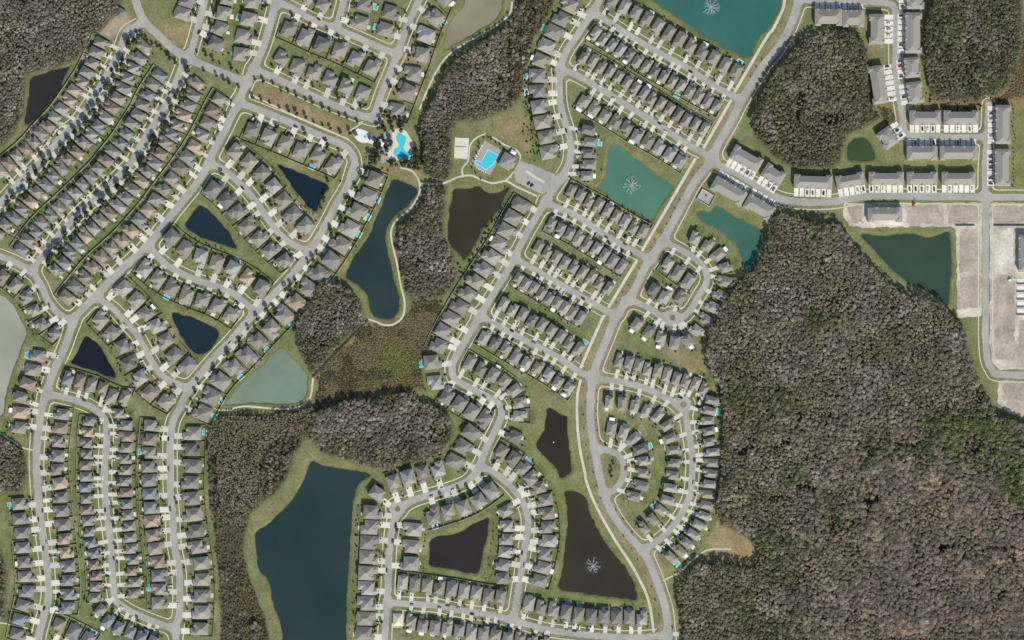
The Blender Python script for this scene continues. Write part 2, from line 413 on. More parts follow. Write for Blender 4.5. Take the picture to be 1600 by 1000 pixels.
FORESTS = [  # outline, spacing m, crown radius, palette
 ('grey', [(-50,-50),(190,-50),(190,0),(180,25),(160,45),(142,60),(127,88),(112,97),(95,104),(68,111),(43,119),(39,140),(38,165),(34,188),(22,208),(8,226),(-50,250)], 3.5, 2.0, 'bleached leafless wood filling the top left corner'),
 ('mixed', [(868,-40),(868,0),(860,20),(845,45),(832,70),(824,100),(820,135),(812,152),(790,172),(760,186),(740,189),(716,190),(706,208),(706,262),(698,282),(665,275),(655,255),(662,230),(656,205),(662,182),(674,160),(686,137),(699,112),(714,92),(737,77),(757,62),(782,46),(800,26),(808,-40)], 3.5, 2.0, 'grey leafless wood between the top trail and clubhouse'),
 ('mixed', [(662,292),(697,291),(694,330),(693,370),(710,402),(714,430),(704,452),(690,464),(665,468),(648,472),(639,466),(631,440),(625,405),(618,380),(622,358),(645,336),(660,316)], 3.5, 2.0, 'leafless wood between the dark pond and brown pond'),
 ('mixed', [(500,440),(530,442),(553,460),(566,480),(568,500),(571,503),(545,523),(520,548),(495,577),(486,582),(477,565),(467,545),(460,520),(465,500),(480,480)], 3.5, 2.0, 'grey wood above the pale pond and boardwalk'),
 ('grey', [(502,640),(552,624),(600,618),(650,612),(655,624),(670,630),(690,642),(708,656),(710,670),(703,690),(688,710),(660,720),(630,725),(600,735),(585,733),(560,722),(530,714),(500,705),(490,690),(482,670),(490,645)], 3.5, 2.1, 'round leafless wood above the large teal lake'),
 ('brownmix', [(345,652),(380,650),(420,650),(450,645),(488,635),(494,650),(488,683),(474,690),(463,710),(452,740),(437,763),(412,783),(392,803),(382,830),(379,860),(387,900),(402,930),(412,960),(422,1000),(422,1050),(342,1050),(346,950),(342,900),(337,850),(331,800),(328,750),(325,700),(330,668)], 3.5, 1.9, 'brownish wood strip left of the large teal lake'),
 ('grey', [(-40,682),(0,682),(25,692),(40,711),(44,740),(34,768),(-40,770)], 3.5, 2.0, 'small leafless wood at the left edge'),
 ('grey', [(-40,858),(2,858),(10,900),(8,950),(12,968),(-40,968)], 3.5, 2.0, 'sliver of wood at the lower left edge'),
 ('greenmix', [(1290,46),(1320,49),(1345,60),(1354,80),(1353,130),(1358,160),(1372,172),(1376,184),(1350,200),(1325,212),(1313,235),(1310,250),(1300,262),(1260,265),(1225,255),(1205,240),(1182,215),(1174,190),(1180,165),(1192,140),(1212,110),(1232,85),(1257,60)], 3.7, 2.15, 'olive wood between the boulevard and the townhouses'),
 ('greenmix', [(1465,-40),(1596,-40),(1594,80),(1588,110),(1573,138),(1550,152),(1510,158),(1477,158),(1456,150),(1447,120),(1445,80),(1443,50),(1452,20)], 3.7, 2.15, 'olive wood in the top right corner'),
 ('big', [(1215,330),(1240,340),(1275,350),(1310,349),(1316,357),(1328,377),(1343,397),(1366,421),(1387,442),(1408,457),(1425,466),(1450,464),(1473,479),(1488,492),(1498,499),(1508,522),(1518,562),(1528,592),(1543,622),(1558,648),(1600,663),(1660,672),(1660,1050),(1068,1050),(1066,970),(1057,940),(1062,912),(1076,894),(1092,882),(1115,878),(1138,884),(1180,886),(1190,864),(1162,836),(1128,821),(1118,800),(1124,760),(1129,700),(1129,650),(1124,610),(1107,580),(1102,550),(1107,520),(1122,490),(1133,470),(1152,442),(1167,427),(1187,407),(1197,370),(1202,347)], 3.9, 2.3, 'vast leafless cypress wood filling the lower right'),
]
BRUSH = [
 ([(574,508),(600,512),(634,506),(640,476),(660,470),(692,468),(684,492),(668,518),(662,545),(658,575),(655,606),(640,616),(600,614),(560,620),(520,634),(494,640),(494,600),(495,592),(530,550)], 'rust and green brush marsh below the long dark pond'),
 ([(1350,90),(1358,95),(1366,165),(1392,170),(1400,188),(1385,195),(1372,172),(1354,160)], 'rusty brush fringe beside the top townhouses'),
 ([(1596,40),(1640,40),(1640,150),(1580,155),(1560,158),(1576,140),(1590,110)], 'orange brush at the top right edge'),
 ([(385,900),(400,930),(415,970),(425,1010),(400,1040),(370,1040),(372,960),(372,900)], 'brown brush along the lake at the bottom'),
]
SANDS = [
 [(1318,317),(1534,317),(1534,494),(1496,497),(1494,358),(1484,354),(1345,355),(1328,352),(1317,338)],
 [(1546,317),(1650,317),(1650,577),(1562,578),(1550,565),(1547,530)],
 [(1560,595),(1650,595),(1650,655),(1600,652),(1575,645),(1558,628)],
]

# ------------------------------------------------------------------ ground, water, roads
# fields on a 1 m grid
GX0, GY0, GH = -600.0, -390.0, 1.0
gx = np.arange(GX0, 601, GH); gy = np.arange(GY0, 391, GH)
GXX, GYY = np.meshgrid(gx, gy)
BIG = 99.0
def polyline_dist(P, F=None, reach=26.0):
    D = np.full(GXX.shape, BIG, np.float32)
    for a, b in zip(P[:-1], P[1:]):
        i0 = max(int((min(a[0], b[0]) - reach - GX0) / GH), 0); i1 = min(int((max(a[0], b[0]) + reach - GX0) / GH) + 2, len(gx))
        j0 = max(int((min(a[1], b[1]) - reach - GY0) / GH), 0); j1 = min(int((max(a[1], b[1]) + reach - GY0) / GH) + 2, len(gy))
        if i0 >= i1 or j0 >= j1: continue
        X, Y = GXX[j0:j1, i0:i1], GYY[j0:j1, i0:i1]
        ex, ey = b[0] - a[0], b[1] - a[1]
        t = np.clip(((X - a[0]) * ex + (Y - a[1]) * ey) / (ex * ex + ey * ey + 1e-9), 0, 1)
        d = np.hypot(X - a[0] - t * ex, Y - a[1] - t * ey)
        D[j0:j1, i0:i1] = np.minimum(D[j0:j1, i0:i1], d)
    return D
def smin(a, b, k):
    h = np.clip(k - np.abs(a - b), 0, None) / k
    return np.minimum(a, b) - h * h * k * 0.25

FR = np.full(GXX.shape, BIG, np.float32)      # distance to the asphalt edge
FW = np.full(GXX.shape, BIG, np.float32)      # the same for streets with pavements
ROADW, ROADD = {}, {}
for nm, (pts, hw) in ROADS.items():
    P = catmull(W(pts), sub=5)
    ROADW[nm] = P
    D = polyline_dist(P) - hw
    if nm == 'E1': FE1 = D.copy()
    FR = smin(FR, D, 6.0)
    if nm not in NO_WALK: FW = smin(FW, D, 6.0)
for (px, py, r) in DISCS:
    c = W((px, py)); D = np.hypot(GXX - c[0], GYY - c[1]) - r * S
    FR = smin(FR, D, 5.0); FW = smin(FW, D, 5.0)
PARKF = poly_sdf(W(PARK), GXX, GYY)
FR0 = FR.copy()
FR = np.minimum(FR, PARKF)
ISLE = np.full(GXX.shape, -BIG)
for (px, py, r) in ISLES:
    c = W((px, py)); ISLE = np.maximum(ISLE, r * S - np.hypot(GXX - c[0], GYY - c[1]))
FRI = np.maximum(FR, ISLE)
FT = np.full(GXX.shape, BIG)
for pts, hw in TRAILS:
    FT = np.minimum(FT, polyline_dist(catmull(W(pts), sub=4), reach=10) - hw)
def gsample(F, x, y):
    i = np.clip(((np.asarray(x) - GX0) / GH).astype(int), 0, len(gx) - 1)
    j = np.clip(((np.asarray(y) - GY0) / GH).astype(int), 0, len(gy) - 1)
    return F[j, i]

FP = np.full(GXX.shape, BIG)
pond_polys = []
for k, (pts, c) in enumerate(PONDS):
    P = catmull(W(pts), closed=True, sub=3)
    pond_polys.append(P)
    lo, hi = P.min(0) - 14, P.max(0) + 14
    i0, i1 = max(int((lo[0] - GX0)), 0), min(int(hi[0] - GX0) + 1, len(gx))
    j0, j1 = max(int((lo[1] - GY0)), 0), min(int(hi[1] - GY0) + 1, len(gy))
    f = poly_sdf(P, GXX[j0:j1, i0:i1], GYY[j0:j1, i0:i1])
    f = f + (vnoise(GXX[j0:j1, i0:i1], GYY[j0:j1, i0:i1], 5.0, 3) - 0.5) * 1.6 + (vnoise(GXX[j0:j1, i0:i1], GYY[j0:j1, i0:i1], 14.0, 8) - 0.5) * 2.0
    FP[j0:j1, i0:i1] = np.minimum(FP[j0:j1, i0:i1], f)
    me = iso_mesh('pond', f - 1.8, gx[i0], gy[j0], GH, -0.6, [water_mat('pond_water', c)])
    tag(mesh_obj('pond', me), kind='structure')
forest_polys = [W(f[1]) for f in FORESTS]

# the ground sheet: fine in view, stretched to the horizon
xs = np.r_[-6000, -2500, -1100, np.arange(-590, 591, 2.0), 1100, 2500, 6000]
ys = np.r_[-6000, -2500, -900, np.arange(-380, 381, 2.0), 900, 2500, 6000]
X, Y = np.meshgrid(xs, ys)
fp = np.where((abs(X) < 600) & (abs(Y) < 390), gsample(FP, X, Y), BIG)
Z = -np.clip((2.0 - fp) * 0.3, 0, 2.2)
tone = np.empty(X.shape + (3,))
n1 = vnoise(X, Y, 45, 1)[..., None]; n2 = vnoise(X, Y, 16, 2)[..., None]; n3 = vnoise(X, Y, 7, 5)[..., None]
LAWN, DRY, LUSH = np.array([0.170, 0.182, 0.078]), np.array([0.245, 0.215, 0.120]), np.array([0.128, 0.158, 0.056])
tone[:] = LAWN + (DRY - LAWN) * np.clip(1.6 * n1 - 0.65, 0, 1) * 0.8
tone += (LUSH - tone) * np.clip(1.5 * n2 - 0.75, 0, 1) * 0.6
def blend(mask, col, amt=1.0):
    global tone
    a = (np.clip(mask, 0, 1) * amt)[..., None]
    tone = tone * (1 - a) + np.asarray(col) * a
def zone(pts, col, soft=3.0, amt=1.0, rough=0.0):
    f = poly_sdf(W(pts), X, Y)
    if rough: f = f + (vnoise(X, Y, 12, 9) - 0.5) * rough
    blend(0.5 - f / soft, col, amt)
TAN = (0.265, 0.215, 0.130)
fe1 = np.where((abs(X) < 600) & (abs(Y) < 390), gsample(FE1, X, Y), BIG)
blend((9.0 - fe1) / 3, TAN, 0.65)
zone([(398,130),(450,150),(545,195),(552,212),(540,212),(480,190),(400,158)], (0.275,0.20,0.115), 6, 0.85)
zone([(770,190),(800,175),(830,180),(828,240),(800,225),(775,212)], (0.265,0.20,0.11), 8, 0.8)
zone([(1120,818),(1160,834),(1190,862),(1182,884),(1120,872),(1105,845)], (0.30,0.225,0.12), 4, 0.9)
zone([(1560,150),(1650,140),(1650,303),(1580,303)], (0.19,0.185,0.075), 6, 0.8)
zone([(1420,150),(1600,120),(1640,160),(1560,168),(1440,163)], (0.24,0.15,0.07), 8, 0.75)
zone([(730,-40),(700,40),(690,85),(715,80),(790,30),(800,-40)], (0.20,0.185,0.08), 5, 0.7)
zone([(1110,560),(1135,560),(1130,610),(1110,610),(1070,570),(1075,548)], (0.26,0.20,0.10), 6, 0.7)
zone([(165,20),(200,20),(205,45),(170,60),(155,50)], (0.36,0.29,0.22), 6, 0.8)
zone([(252,38),(300,42),(295,70),(270,68)], (0.33,0.25,0.13), 6, 0.7)
zone([(560,255),(660,262),(655,290),(610,282),(590,300)], (0.23,0.185,0.09), 6, 0.7)
bank = np.clip(1 - (fp - 0.5) / 9, 0, 1) * (fp > -3)
blend(bank, (0.178, 0.188, 0.070), 0.75)
blend(np.clip(1.2 - fp / 1.6, 0, 1), (0.10, 0.085, 0.05), 0.75)
for pts, lab in BRUSH: zone(pts, (0.17, 0.125, 0.07), 10, 1, 16)
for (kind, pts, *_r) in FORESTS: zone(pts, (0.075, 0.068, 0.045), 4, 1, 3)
tone *= (0.9 + 0.2 * n3)
GROUND_TONE = tone          # finished with the lots below

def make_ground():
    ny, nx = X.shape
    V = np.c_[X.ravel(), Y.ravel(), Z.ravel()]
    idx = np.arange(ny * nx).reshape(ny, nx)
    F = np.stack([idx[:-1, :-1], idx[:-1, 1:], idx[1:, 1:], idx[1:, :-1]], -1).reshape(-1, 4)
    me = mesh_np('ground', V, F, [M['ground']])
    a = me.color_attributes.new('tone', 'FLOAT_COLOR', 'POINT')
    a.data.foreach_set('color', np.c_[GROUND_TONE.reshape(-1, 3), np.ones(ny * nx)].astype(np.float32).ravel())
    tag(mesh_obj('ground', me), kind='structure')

for poly in SANDS:
    P = W(poly); f = poly_sdf(P, GXX, GYY) + (vnoise(GXX, GYY, 6, 4) - 0.5) * 2
    tag(mesh_obj('bare_ground', iso_mesh('bare_ground', np.maximum(f, -(FP - 3)), GX0, GY0, GH, 0.03, [M['sand']])), kind='structure')
M['pad'] = mat('raked_pad', (0.56, 0.51, 0.43), 1.0, 0.16, 0.3, var2=0.26, scale2=0.05, spec=0.05)
M['dirt'] = mat('damp_dirt', (0.37, 0.318, 0.255), 1.0, 0.2, 0.3, var2=0.28, scale2=0.05, spec=0.05)
PADS = [([(1500,360),(1532,360),(1532,425),(1500,425)],'dirt'), ([(1500,431),(1532,431),(1532,486),(1500,488)],'dirt'), ([(1496,484),(1533,480),(1533,494),(1497,496)],'pad'), ([(1415,321),(1475,321),(1475,349),(1418,350)],'dirt'), ([(1480,320),(1530,320),(1530,348),(1480,349)],'dirt'),
        ([(1553,322),(1640,322),(1640,348),(1553,348)],'dirt'), ([(1552,358),(1584,358),(1584,430),(1552,430)],'pad'), ([(1552,436),(1585,440),(1585,565),(1553,560)],'dirt'), ([(1591,500),(1640,500),(1640,565),(1591,565)],'dirt'), ([(1352,342),(1365,330),(1420,349),(1420,354),(1352,354)],'pad'), ([(1322,320),(1348,320),(1348,348),(1330,346)],'dirt'), ([(1568,598),(1640,598),(1640,626),(1568,624)],'dirt')]
for pi_, (pk, pm) in enumerate(PADS):
    f = poly_sdf(W(pk), GXX, GYY) + (vnoise(GXX, GYY, 5, 6) - 0.5) * 3.5
    tag(mesh_obj('building_plot', iso_mesh('building_plot', f, GX0, GY0, GH, 0.036 + 0.0016 * pi_, [M[pm]])), kind='structure')
road = tag(mesh_obj('road', iso_mesh('road', FRI, GX0, GY0, GH, 0.06, [M['asphalt']])), kind='structure')
kerbf = np.abs(FRI - 0.2) - 0.24
kerb = tag(mesh_obj('kerb', iso_mesh('kerb', np.where(PARKF < 3, np.maximum(kerbf, -PARKF), kerbf), GX0, GY0, GH, 0.17, [M['concrete']])), kind='structure')
walkf = np.maximum(np.maximum(np.abs(FW - 4.1) - 0.62, 1.2 - FR), 2.3 - FP)
for ip in ([(941,706),(960,710),(969,722),(970,738),(965,752),(955,762),(944,768)], [(1040,486),(1062,486),(1062,507),(1040,507)], [(1058,622),(1080,622),(1080,642),(1058,642)], [(612,785),(630,785),(630,806),(612,806)]):
    walkf = np.maximum(walkf, -poly_sdf(W(ip), GXX, GYY))
e1 = ROADW['E1']; tg = np.gradient(e1, axis=0); tg /= np.hypot(tg[:, 0], tg[:, 1])[:, None]
offw = polyline_dist(e1 + np.stack([tg[:, 1], -tg[:, 0]], -1) * 9.0)
walkf = np.where((FE1 < 8), np.maximum(walkf, 5.5 - offw), walkf)
tonef = poly_sdf(W([(1100,240),(1650,120),(1650,700),(1200,420)]), GXX, GYY)
pavement = tag(mesh_obj('pavement', iso_mesh('pavement', walkf, GX0, GY0, GH, 0.10, [M['concrete']])), kind='structure')
tag(mesh_obj('path', iso_mesh('path', np.maximum(np.maximum(FT, 0.6 - FRI), 1.0 - FP), GX0, GY0, GH, 0.13, [M['concrete']])), kind='structure')

# ------------------------------------------------------------------ houses: templates on a 12 x 18 m plot, front towards -y
def hip(mb, x0, x1, y0, y1, z, pitch=0.5, over=0.45, gable=None):
    """hip roof; gable='-y'/'+y' makes that end a gable"""
    x0 -= over; x1 += over; y0 -= over; y1 += over
    w, d = x1 - x0, y1 - y0
    z0 = z - 0.22
    if w <= d:
        r = w / 2; h = r * pitch
        ra = y0 + (0.02 if gable == '-y' else r); rb = y1 - (0.02 if gable == '+y' else r)
        if rb < ra: ra = rb = (y0 + y1) / 2
        a, b = ((x0 + x1) / 2, ra, z + h), ((x0 + x1) / 2, rb, z + h)
        vs = [(x0,y0,z),(x1,y0,z),(x1,y1,z),(x0,y1,z),a,b,(x0,y0,z0),(x1,y0,z0),(x1,y1,z0),(x0,y1,z0)]
        fs = [(0,1,4),(1,2,5,4),(2,3,5),(3,0,4,5)]
    else:
        r = d / 2; h = r * pitch
        a, b = (x0 + r, (y0 + y1) / 2, z + h), (x1 - r, (y0 + y1) / 2, z + h)
        vs = [(x0,y0,z),(x1,y0,z),(x1,y1,z),(x0,y1,z),a,b,(x0,y0,z0),(x1,y0,z0),(x1,y1,z0),(x0,y1,z0)]
        fs = [(0,1,5,4),(1,2,5),(2,3,4,5),(3,0,4)]
    fs += [(6,7,1,0),(7,8,2,1),(8,9,3,2),(9,6,0,3),(9,8,7,6)]
    mb.add(vs, fs)

def house_template(v, narrow=False):
    hx = 4 / 6 if narrow else 1.0
    two = v >= 6
    e = 6.1 if two else 3.4
    roof, wall = MB(), MB()
    s = -1 if v % 2 else 1
    k = v % 6
    def blk(x0, x1, y0, y1, ez, p=0.5, gable=None):
        if s < 0: x0, x1 = -x1, -x0
        x0 *= hx; x1 *= hx
        hip(roof, x0, x1, y0, y1, ez, p, gable=gable)
        wall.box(x0, x1, y0, y1, 0, ez - 0.1)
    if k in (0, 1):
        blk(-6, 6, -4.5, 9, e, 0.62)
        blk(-5.85, 0.4, -9, 1, 2.8, 0.55)
        blk(2.2, 5.3, -5.6, 0, e - 0.25, 0.7, '-y')
    elif k in (2, 3):
        blk(-6, 6, -6.5, 5.2, e, 0.64)
        blk(-5.8, 0.2, -9, -1, 2.75, 0.6, '-y')
        blk(-1.2, 5.85, 0, 9, e - 0.3, 0.6)
    else:
        blk(-6, 6, -6, 9, e, 0.6)
        blk(-5.8, 0.6, -9, 0, 2.8, 0.5)
        blk(-3.0, 2.5, 2, 10.2, 2.6, 0.35)
    door, fdoor, win = MB(), MB(), MB()
    gx_ = -2.7 * s * hx
    door.box(gx_ - 2.4 * hx, gx_ + 2.4 * hx, -9.06, -8.98, 0, 2.3)
    fx = 1.5 * s * hx
    fy = {0: -4.5, 1: -4.5, 2: -6.5, 3: -6.5}.get(k, -6)
    fdoor.box(fx - 0.5, fx + 0.5, fy - 0.06, fy + 0.02, 0, 2.1)
    wx = 3.8 * s * hx
    wy = {0: -5.6, 1: -5.6}.get(k, fy)
    win.box(wx - 0.8, wx + 0.8, wy - 0.06, wy + 0.02, 0.9, 2.2)
    return dict(roof=roof, wall=wall, garage_door=door, front_door=fdoor, window=win, s=s, gx=gx_, base=12 * hx - 0.0)
TPL = [house_template(v) for v in range(12)] + [house_template(v, True) for v in range(12)]
for i, t in enumerate(TPL):
    t['me'] = {}
    for part, m in (('wall', 'stucco'), ('roof', 'roof_grey'), ('garage_door', 'door'), ('front_door', 'fdoor'), ('window', 'glass')):
        t['me'][part] = t[part].mesh(part, [M[m]])
patio_mb = MB()
patio_mb.box(-2.6, 2.6, 0, 3.6, 2.55, 2.68, bottom=True)
for qx in (-2.45, 2.45): patio_mb.box(qx - 0.06, qx + 0.06, 3.4, 3.52, 0, 2.55)
PATIO = patio_mb.mesh('patio_roof', [M['white']])

# rows: key, house centres, count, plot width m, house depth m, individual?, palette, trees(prob, radius), fence, words, options
R = []
def row(desc, pts, n, w, d, pal='east', ind=True, tree=(0.4, 1.5), fence=None, opt=None, two=0.45, cars=0.3):
    R.append(dict(desc=desc, pts=pts, n=n, w=w, d=d, pal=pal, ind=ind, tree=tree, fence=fence, opt=opt or {}, two=two, cars=cars))
PAL = {'west': ['grey'] * 5 + ['warm'] * 4 + ['brown'] * 3 + ['tan'] * 2 + ['blue'] * 4 + ['light'] * 2,
       'mid': ['grey'] * 6 + ['warm'] * 6 + ['light'] * 3 + ['dark'],
       'south': ['grey'] * 6 + ['warm'] * 4 + ['brown'] * 4 + ['blue'] * 4 + ['tan'],
       'east': ['grey'] * 7 + ['warm'] * 6 + ['light'] * 4 + ['dark']}
wt = dict(pal='west', ind=False, fence='dark', two=0.3)
row('beside the top left wood', [(160,68),(137,115),(107,160),(75,207),(32,243),(2,268)], 16, 10.6, 17.0, tree=(0.5,1.7), **wt)
row('right of the first street', [(232,80),(214,100),(195,142),(167,185),(140,220),(107,258),(85,275),(60,302),(37,330),(12,358),(3,370)], 22, 10.6, 17.2, tree=(1.0,3.2), **{**wt, 'fence': 'side'})
row('left of the second street', [(252,120),(232,149),(219,180),(199,210),(176,240),(155,267),(128,292),(104,317),(78,339),(54,365),(35,391)], 21, 10.6, 17.2, tree=(0.7,1.7), **wt)
row('right of the second street', [(314,136),(301,151),(287,180),(275,210),(252,240),(243,256),(222,280),(200,310),(175,337),(150,362),(122,385),(100,408),(87,422)], 22, 10.6, 17.2, tree=(1.0,3.2), **{**wt, 'fence': 'side'})
row('left of the third street', [(347,158),(325,195),(306,232),(282,265),(270,282),(252,302),(240,322),(224,340),(198,370),(181,386),(150,412),(136,431),(122,446),(107,466)], 20, 12.2, 17.5, pal='west', fence='dark', tree=(0.7,1.8), two=0.1, opt={12:'tan',5:'blue',16:'brown'})
mid = dict(pal='mid', two=0.35)
row('above the second triangle pond', [(335,295),(357,312),(373,333),(390,354),(407,372),(425,392),(439,412)], 7, 14.5, 19, fence='dark', tree=(0.7,1.8), opt={1:'w'}, **mid)
row('below the first triangle pond', [(368,238),(385,252),(410,275),(427,294),(442,313),(458,333),(478,353)], 7, 14.5, 19, fence='dark', tree=(0.8,1.9), **mid)
row('above the first triangle pond', [(395,203),(417,212),(442,224),(468,236),(495,248),(518,263)], 6, 14.5, 19, fence='dark', tree=(0.9,2.0), opt={4:'p'}, **mid)
row('upper half of median block', [(452,45),(480,57),(505,70),(535,80),(557,92),(582,105)], 6, 15, 20, fence='dark', tree=(0.8,2.0), **mid)
row('lower half of median block', [(440,92),(462,105),(487,112),(512,122),(540,135),(567,147)], 6, 14.5, 18, tree=(0.8,2.0), **mid)
row('beside the sandy top pond', [(703,5),(677,32),(662,62),(655,92),(652,122),(637,147),(630,175)], 7, 16, 19, fence='dark', tree=(0.9,2.3), opt={0:'w',1:'p'}, **mid)
row('in top left corner block', [(357,-2),(352,22),(347,47),(336,68)], 4, 15, 18, tree=(0.9,2.0), **mid)
row('left of the top crossroads', [(393,3),(390,30),(381,57),(377,85)], 4, 15, 18, tree=(0.9,2.0), opt={1:'p'}, **mid)
row('by the top left roundel', [(293,2),(287,22)], 2, 14, 18, tree=(0.9,2.0), **mid)
row('above the median, top middle', [(572,7),(563,35)], 2, 15, 19, tree=(0.9,2.0), opt={0:'p'}, **mid)
row('beside top middle street', [(612,20),(604,47)], 2, 15, 18, tree=(0.7,2.0), opt={1:'p'}, **mid)
row('above top median street', [(480,-6),(505,8)], 2, 15, 19, tree=(0.7,2.0), **mid)
row('below the second triangle pond', [(270,370),(292,391),(317,400),(342,408),(367,420),(390,437),(410,448)], 7, 14.5, 18.5, fence='dark', tree=(0.6,1.7), opt={4:'p',5:'tan'}, **mid)
row('above the third triangle pond', [(227,420),(247,435),(270,450),(292,460),(317,467),(340,477),(362,492)], 7, 14.5, 18.5, fence='dark', tree=(0.6,1.7), opt={0:'w',2:'p'}, **mid)
row('left of the third triangle pond', [(198,447),(216,467),(236,484),(247,508),(256,530),(272,552),(292,573)], 7, 14.5, 18.5, fence='dark', tree=(0.5,1.7), opt={2:'w'}, **mid)
row('beside the fourth triangle pond', [(157,500),(180,518),(195,542),(204,566),(220,590),(236,612),(258,630)], 7, 14.5, 18.5, fence='dark', tree=(0.5,1.7), **mid)
so = dict(pal='south', two=0.25)
row('below the fourth triangle pond', [(107,592),(122,597),(140,602),(157,607),(173,612),(195,622)], 6, 10.8, 17, fence='dark', tree=(0.3,1.5), **so, ind=False)
row('third column of lower left', [(201,647),(198,690),(198,740),(198,790),(205,845),(207,880),(210,927)], 17, 10.8, 15.5, fence='dark', tree=(0.8,1.9), pal='south', ind=False, two=0.1)
row('second column of lower left', [(140,658),(136,710),(136,762),(138,799),(141,840),(147,866),(151,900),(150,934)], 17, 10.6, 14.5, fence='dark', tree=(0.5,1.6), pal='south', ind=False, two=0.1)
row('first column of lower left', [(97,647),(91,700),(90,735),(95,765),(99,815),(104,860),(108,905),(108,950)], 15, 12.4, 17, fence='dark', tree=(0.5,1.7), opt={5:'tan',10:'tan',14:'blue'}, **so)
row('beside the grey left pond', [(56,555),(52,582),(46,602),(36,624),(34,645),(31,668)], 6, 12.4, 18, tree=(0.4,1.6), opt={0:'p',3:'w',4:'w'}, **so)
row('above the grey left pond', [(5,432),(35,456),(52,480),(64,508),(80,526)], 6, 12.5, 17, fence='dark', tree=(0.6,1.7), **so)
row('at the lower left edge', [(32,787),(36,830),(38,860),(41,895),(41,936),(34,960),(26,990)], 10, 12.6, 18, fence='dark', tree=(0.4,1.6), opt={0:'p',4:'w'}, **so)
row('fifth column of lower left', [(301,677),(300,730),(297,757),(302,805),(308,850),(314,900),(315,955),(315,982)], 13, 14.2, 19.5, tree=(0.5,1.7), opt={0:'p'}, pal='mid', two=0.15, fence='dark')
row('between boundary road and ponds', [(583,280),(563,327),(533,382),(512,410),(478,456),(458,481),(437,503),(417,523),(397,544),(375,566),(350,588),(331,617),(318,645)], 17, 16.5, 20, tree=(1.0,2.5), opt={1:'p',2:'p',3:'p',6:'p',8:'tan',9:'p',11:'p',13:'p',15:'p',16:'p'}, pal='mid', two=0.2, fence='dark')
row('fourth column of lower left', [(238,665),(234,720),(237,772),(239,814),(245,855),(250,897),(250,942)], 14, 13.0, 17.5, fence='dark', tree=(0.4,1.6), opt={2:'p',3:'w',12:'p'}, **so)
row('above the lowest left edge', [(155,957),(172,970),(187,980),(204,985),(221,993),(240,1001)], 6, 11, 16, tree=(0.8,2.0), opt={1:'w'}, **so, ind=False)
row('at the lowest left corner', [(92,978),(116,988),(136,1001)], 3, 13, 18, fence='dark', tree=(0.4,1.6), opt={2:'p'}, **so)
ea = dict(pal='east')
row('left of the curving collector', [(888,8),(870,46),(850,88),(842,112),(842,140),(845,170),(852,208),(858,238)], 11, 14.6, 20, tree=(0.2,1.4), opt={2:'p',4:'w',5:'p',6:'p'}, two=0.3, **ea)
nar = dict(pal='east', ind=False, two=0.6, tree=(0.45,1.2), cars=0.35)
row('along the teal lake', [(957,3),(1010,32),(1055,60),(1110,90),(1150,112)], 12, 10.6, 18.5, opt={3:'w',8:'w',11:'p'}, pal='east', two=0.45, tree=(0.4,1.2))
row('facing the teal lake row', [(932,50),(997,95),(1054,128),(1120,165)], 15, 9.0, 16.5, fence='white', opt={4:'w',10:'p'}, **nar)
row('upper side of second street', [(912,90),(964,121),(1017,155),(1067,186),(1099,204)], 15, 8.8, 16.5, opt={7:'w',6:'w'}, fence='white', **nar)
row('above the green fountain pond', [(912,160),(962,192),(1017,222),(1064,250)], 10, 11.0, 17, opt={0:'w',1:'w',5:'w'}, pal='east', two=0.4, tree=(0.4,1.3), fence='white')
row('left of the green fountain pond', [(924,205),(920,225),(919,275)], 5, 10.2, 17, opt={1:'p',4:'w'}, pal='east', two=0.4, tree=(0.7,1.5), ind=False)
row('below the green fountain pond', [(892,300),(945,328),(1005,362)], 9, 9.2, 16.5, opt={4:'w'}, fence='white', **nar)
row('upper half of middle block', [(862,350),(906,372),(972,415)], 9, 9.4, 17, opt={1:'w',6:'w'}, fence='white', **nar)
row('lower half of middle block', [(842,386),(895,417),(950,452)], 9, 9.2, 16.5, **nar)
row('upper half of lower block', [(810,435),(854,461),(908,495)], 9, 9.2, 16.5, opt={5:'w'}, fence='white', **nar)
row('lower half of lower block', [(787,475),(822,494),(872,526),(903,547)], 9, 9.6, 16.5, opt={8:'p'}, **nar)
row('below the last cross street', [(757,527),(807,556),(856,585),(889,606)], 9, 10.4, 16.5, opt={4:'w',7:'w',8:'w'}, fence='white', **nar)
row('inside the collector bend', [(735,565),(767,583),(797,605),(811,628),(811,650)], 7, 11, 17, opt={2:'w',5:'w'}, pal='east', two=0.4, tree=(0.3,1.3), fence='white', ind=False)
row('beside the brown pond', [(816,322),(800,350),(780,385),(755,422),(730,460),(707,500),(693,522),(686,540)], 12, 14.2, 20, opt={3:'w'}, tree=(0.2,1.4), fence='dark', **ea)
row('at the collector bend', [(674,566),(677,598)], 2, 15, 19, opt={0:'p'}, tree=(0.3,1.5), **ea)
row('above the round wood bend', [(700,617),(720,630),(740,643),(757,655)], 4, 14, 19, tree=(0.2,1.4), fence='dark', **ea)
row('right of the round wood', [(738,677),(723,698),(711,721)], 3, 15, 19, tree=(0.3,1.5), **ea)
row('below the round wood', [(684,731),(661,738),(638,744),(615,752)], 4, 14.5, 19.5, tree=(0.2,1.4), fence='dark', **ea)
row('at the small turning circle', [(590,771)], 1, 14, 18, tree=(0.2,1.4), **ea)
row('right of the large lake', [(580,800),(575,900),(571,990)], 9, 15.2, 20.5, tree=(0.3,1.6), **ea)
row('above the plum pond', [(677,808),(700,802),(724,795),(747,782),(767,766)], 5, 14.5, 18.5, opt={0:'p'}, tree=(0.9,2.0), fence='white', **ea)
row('left of the plum pond', [(645,827),(642,857),(641,880)], 3, 15, 20, tree=(0.8,2.0), **ea)
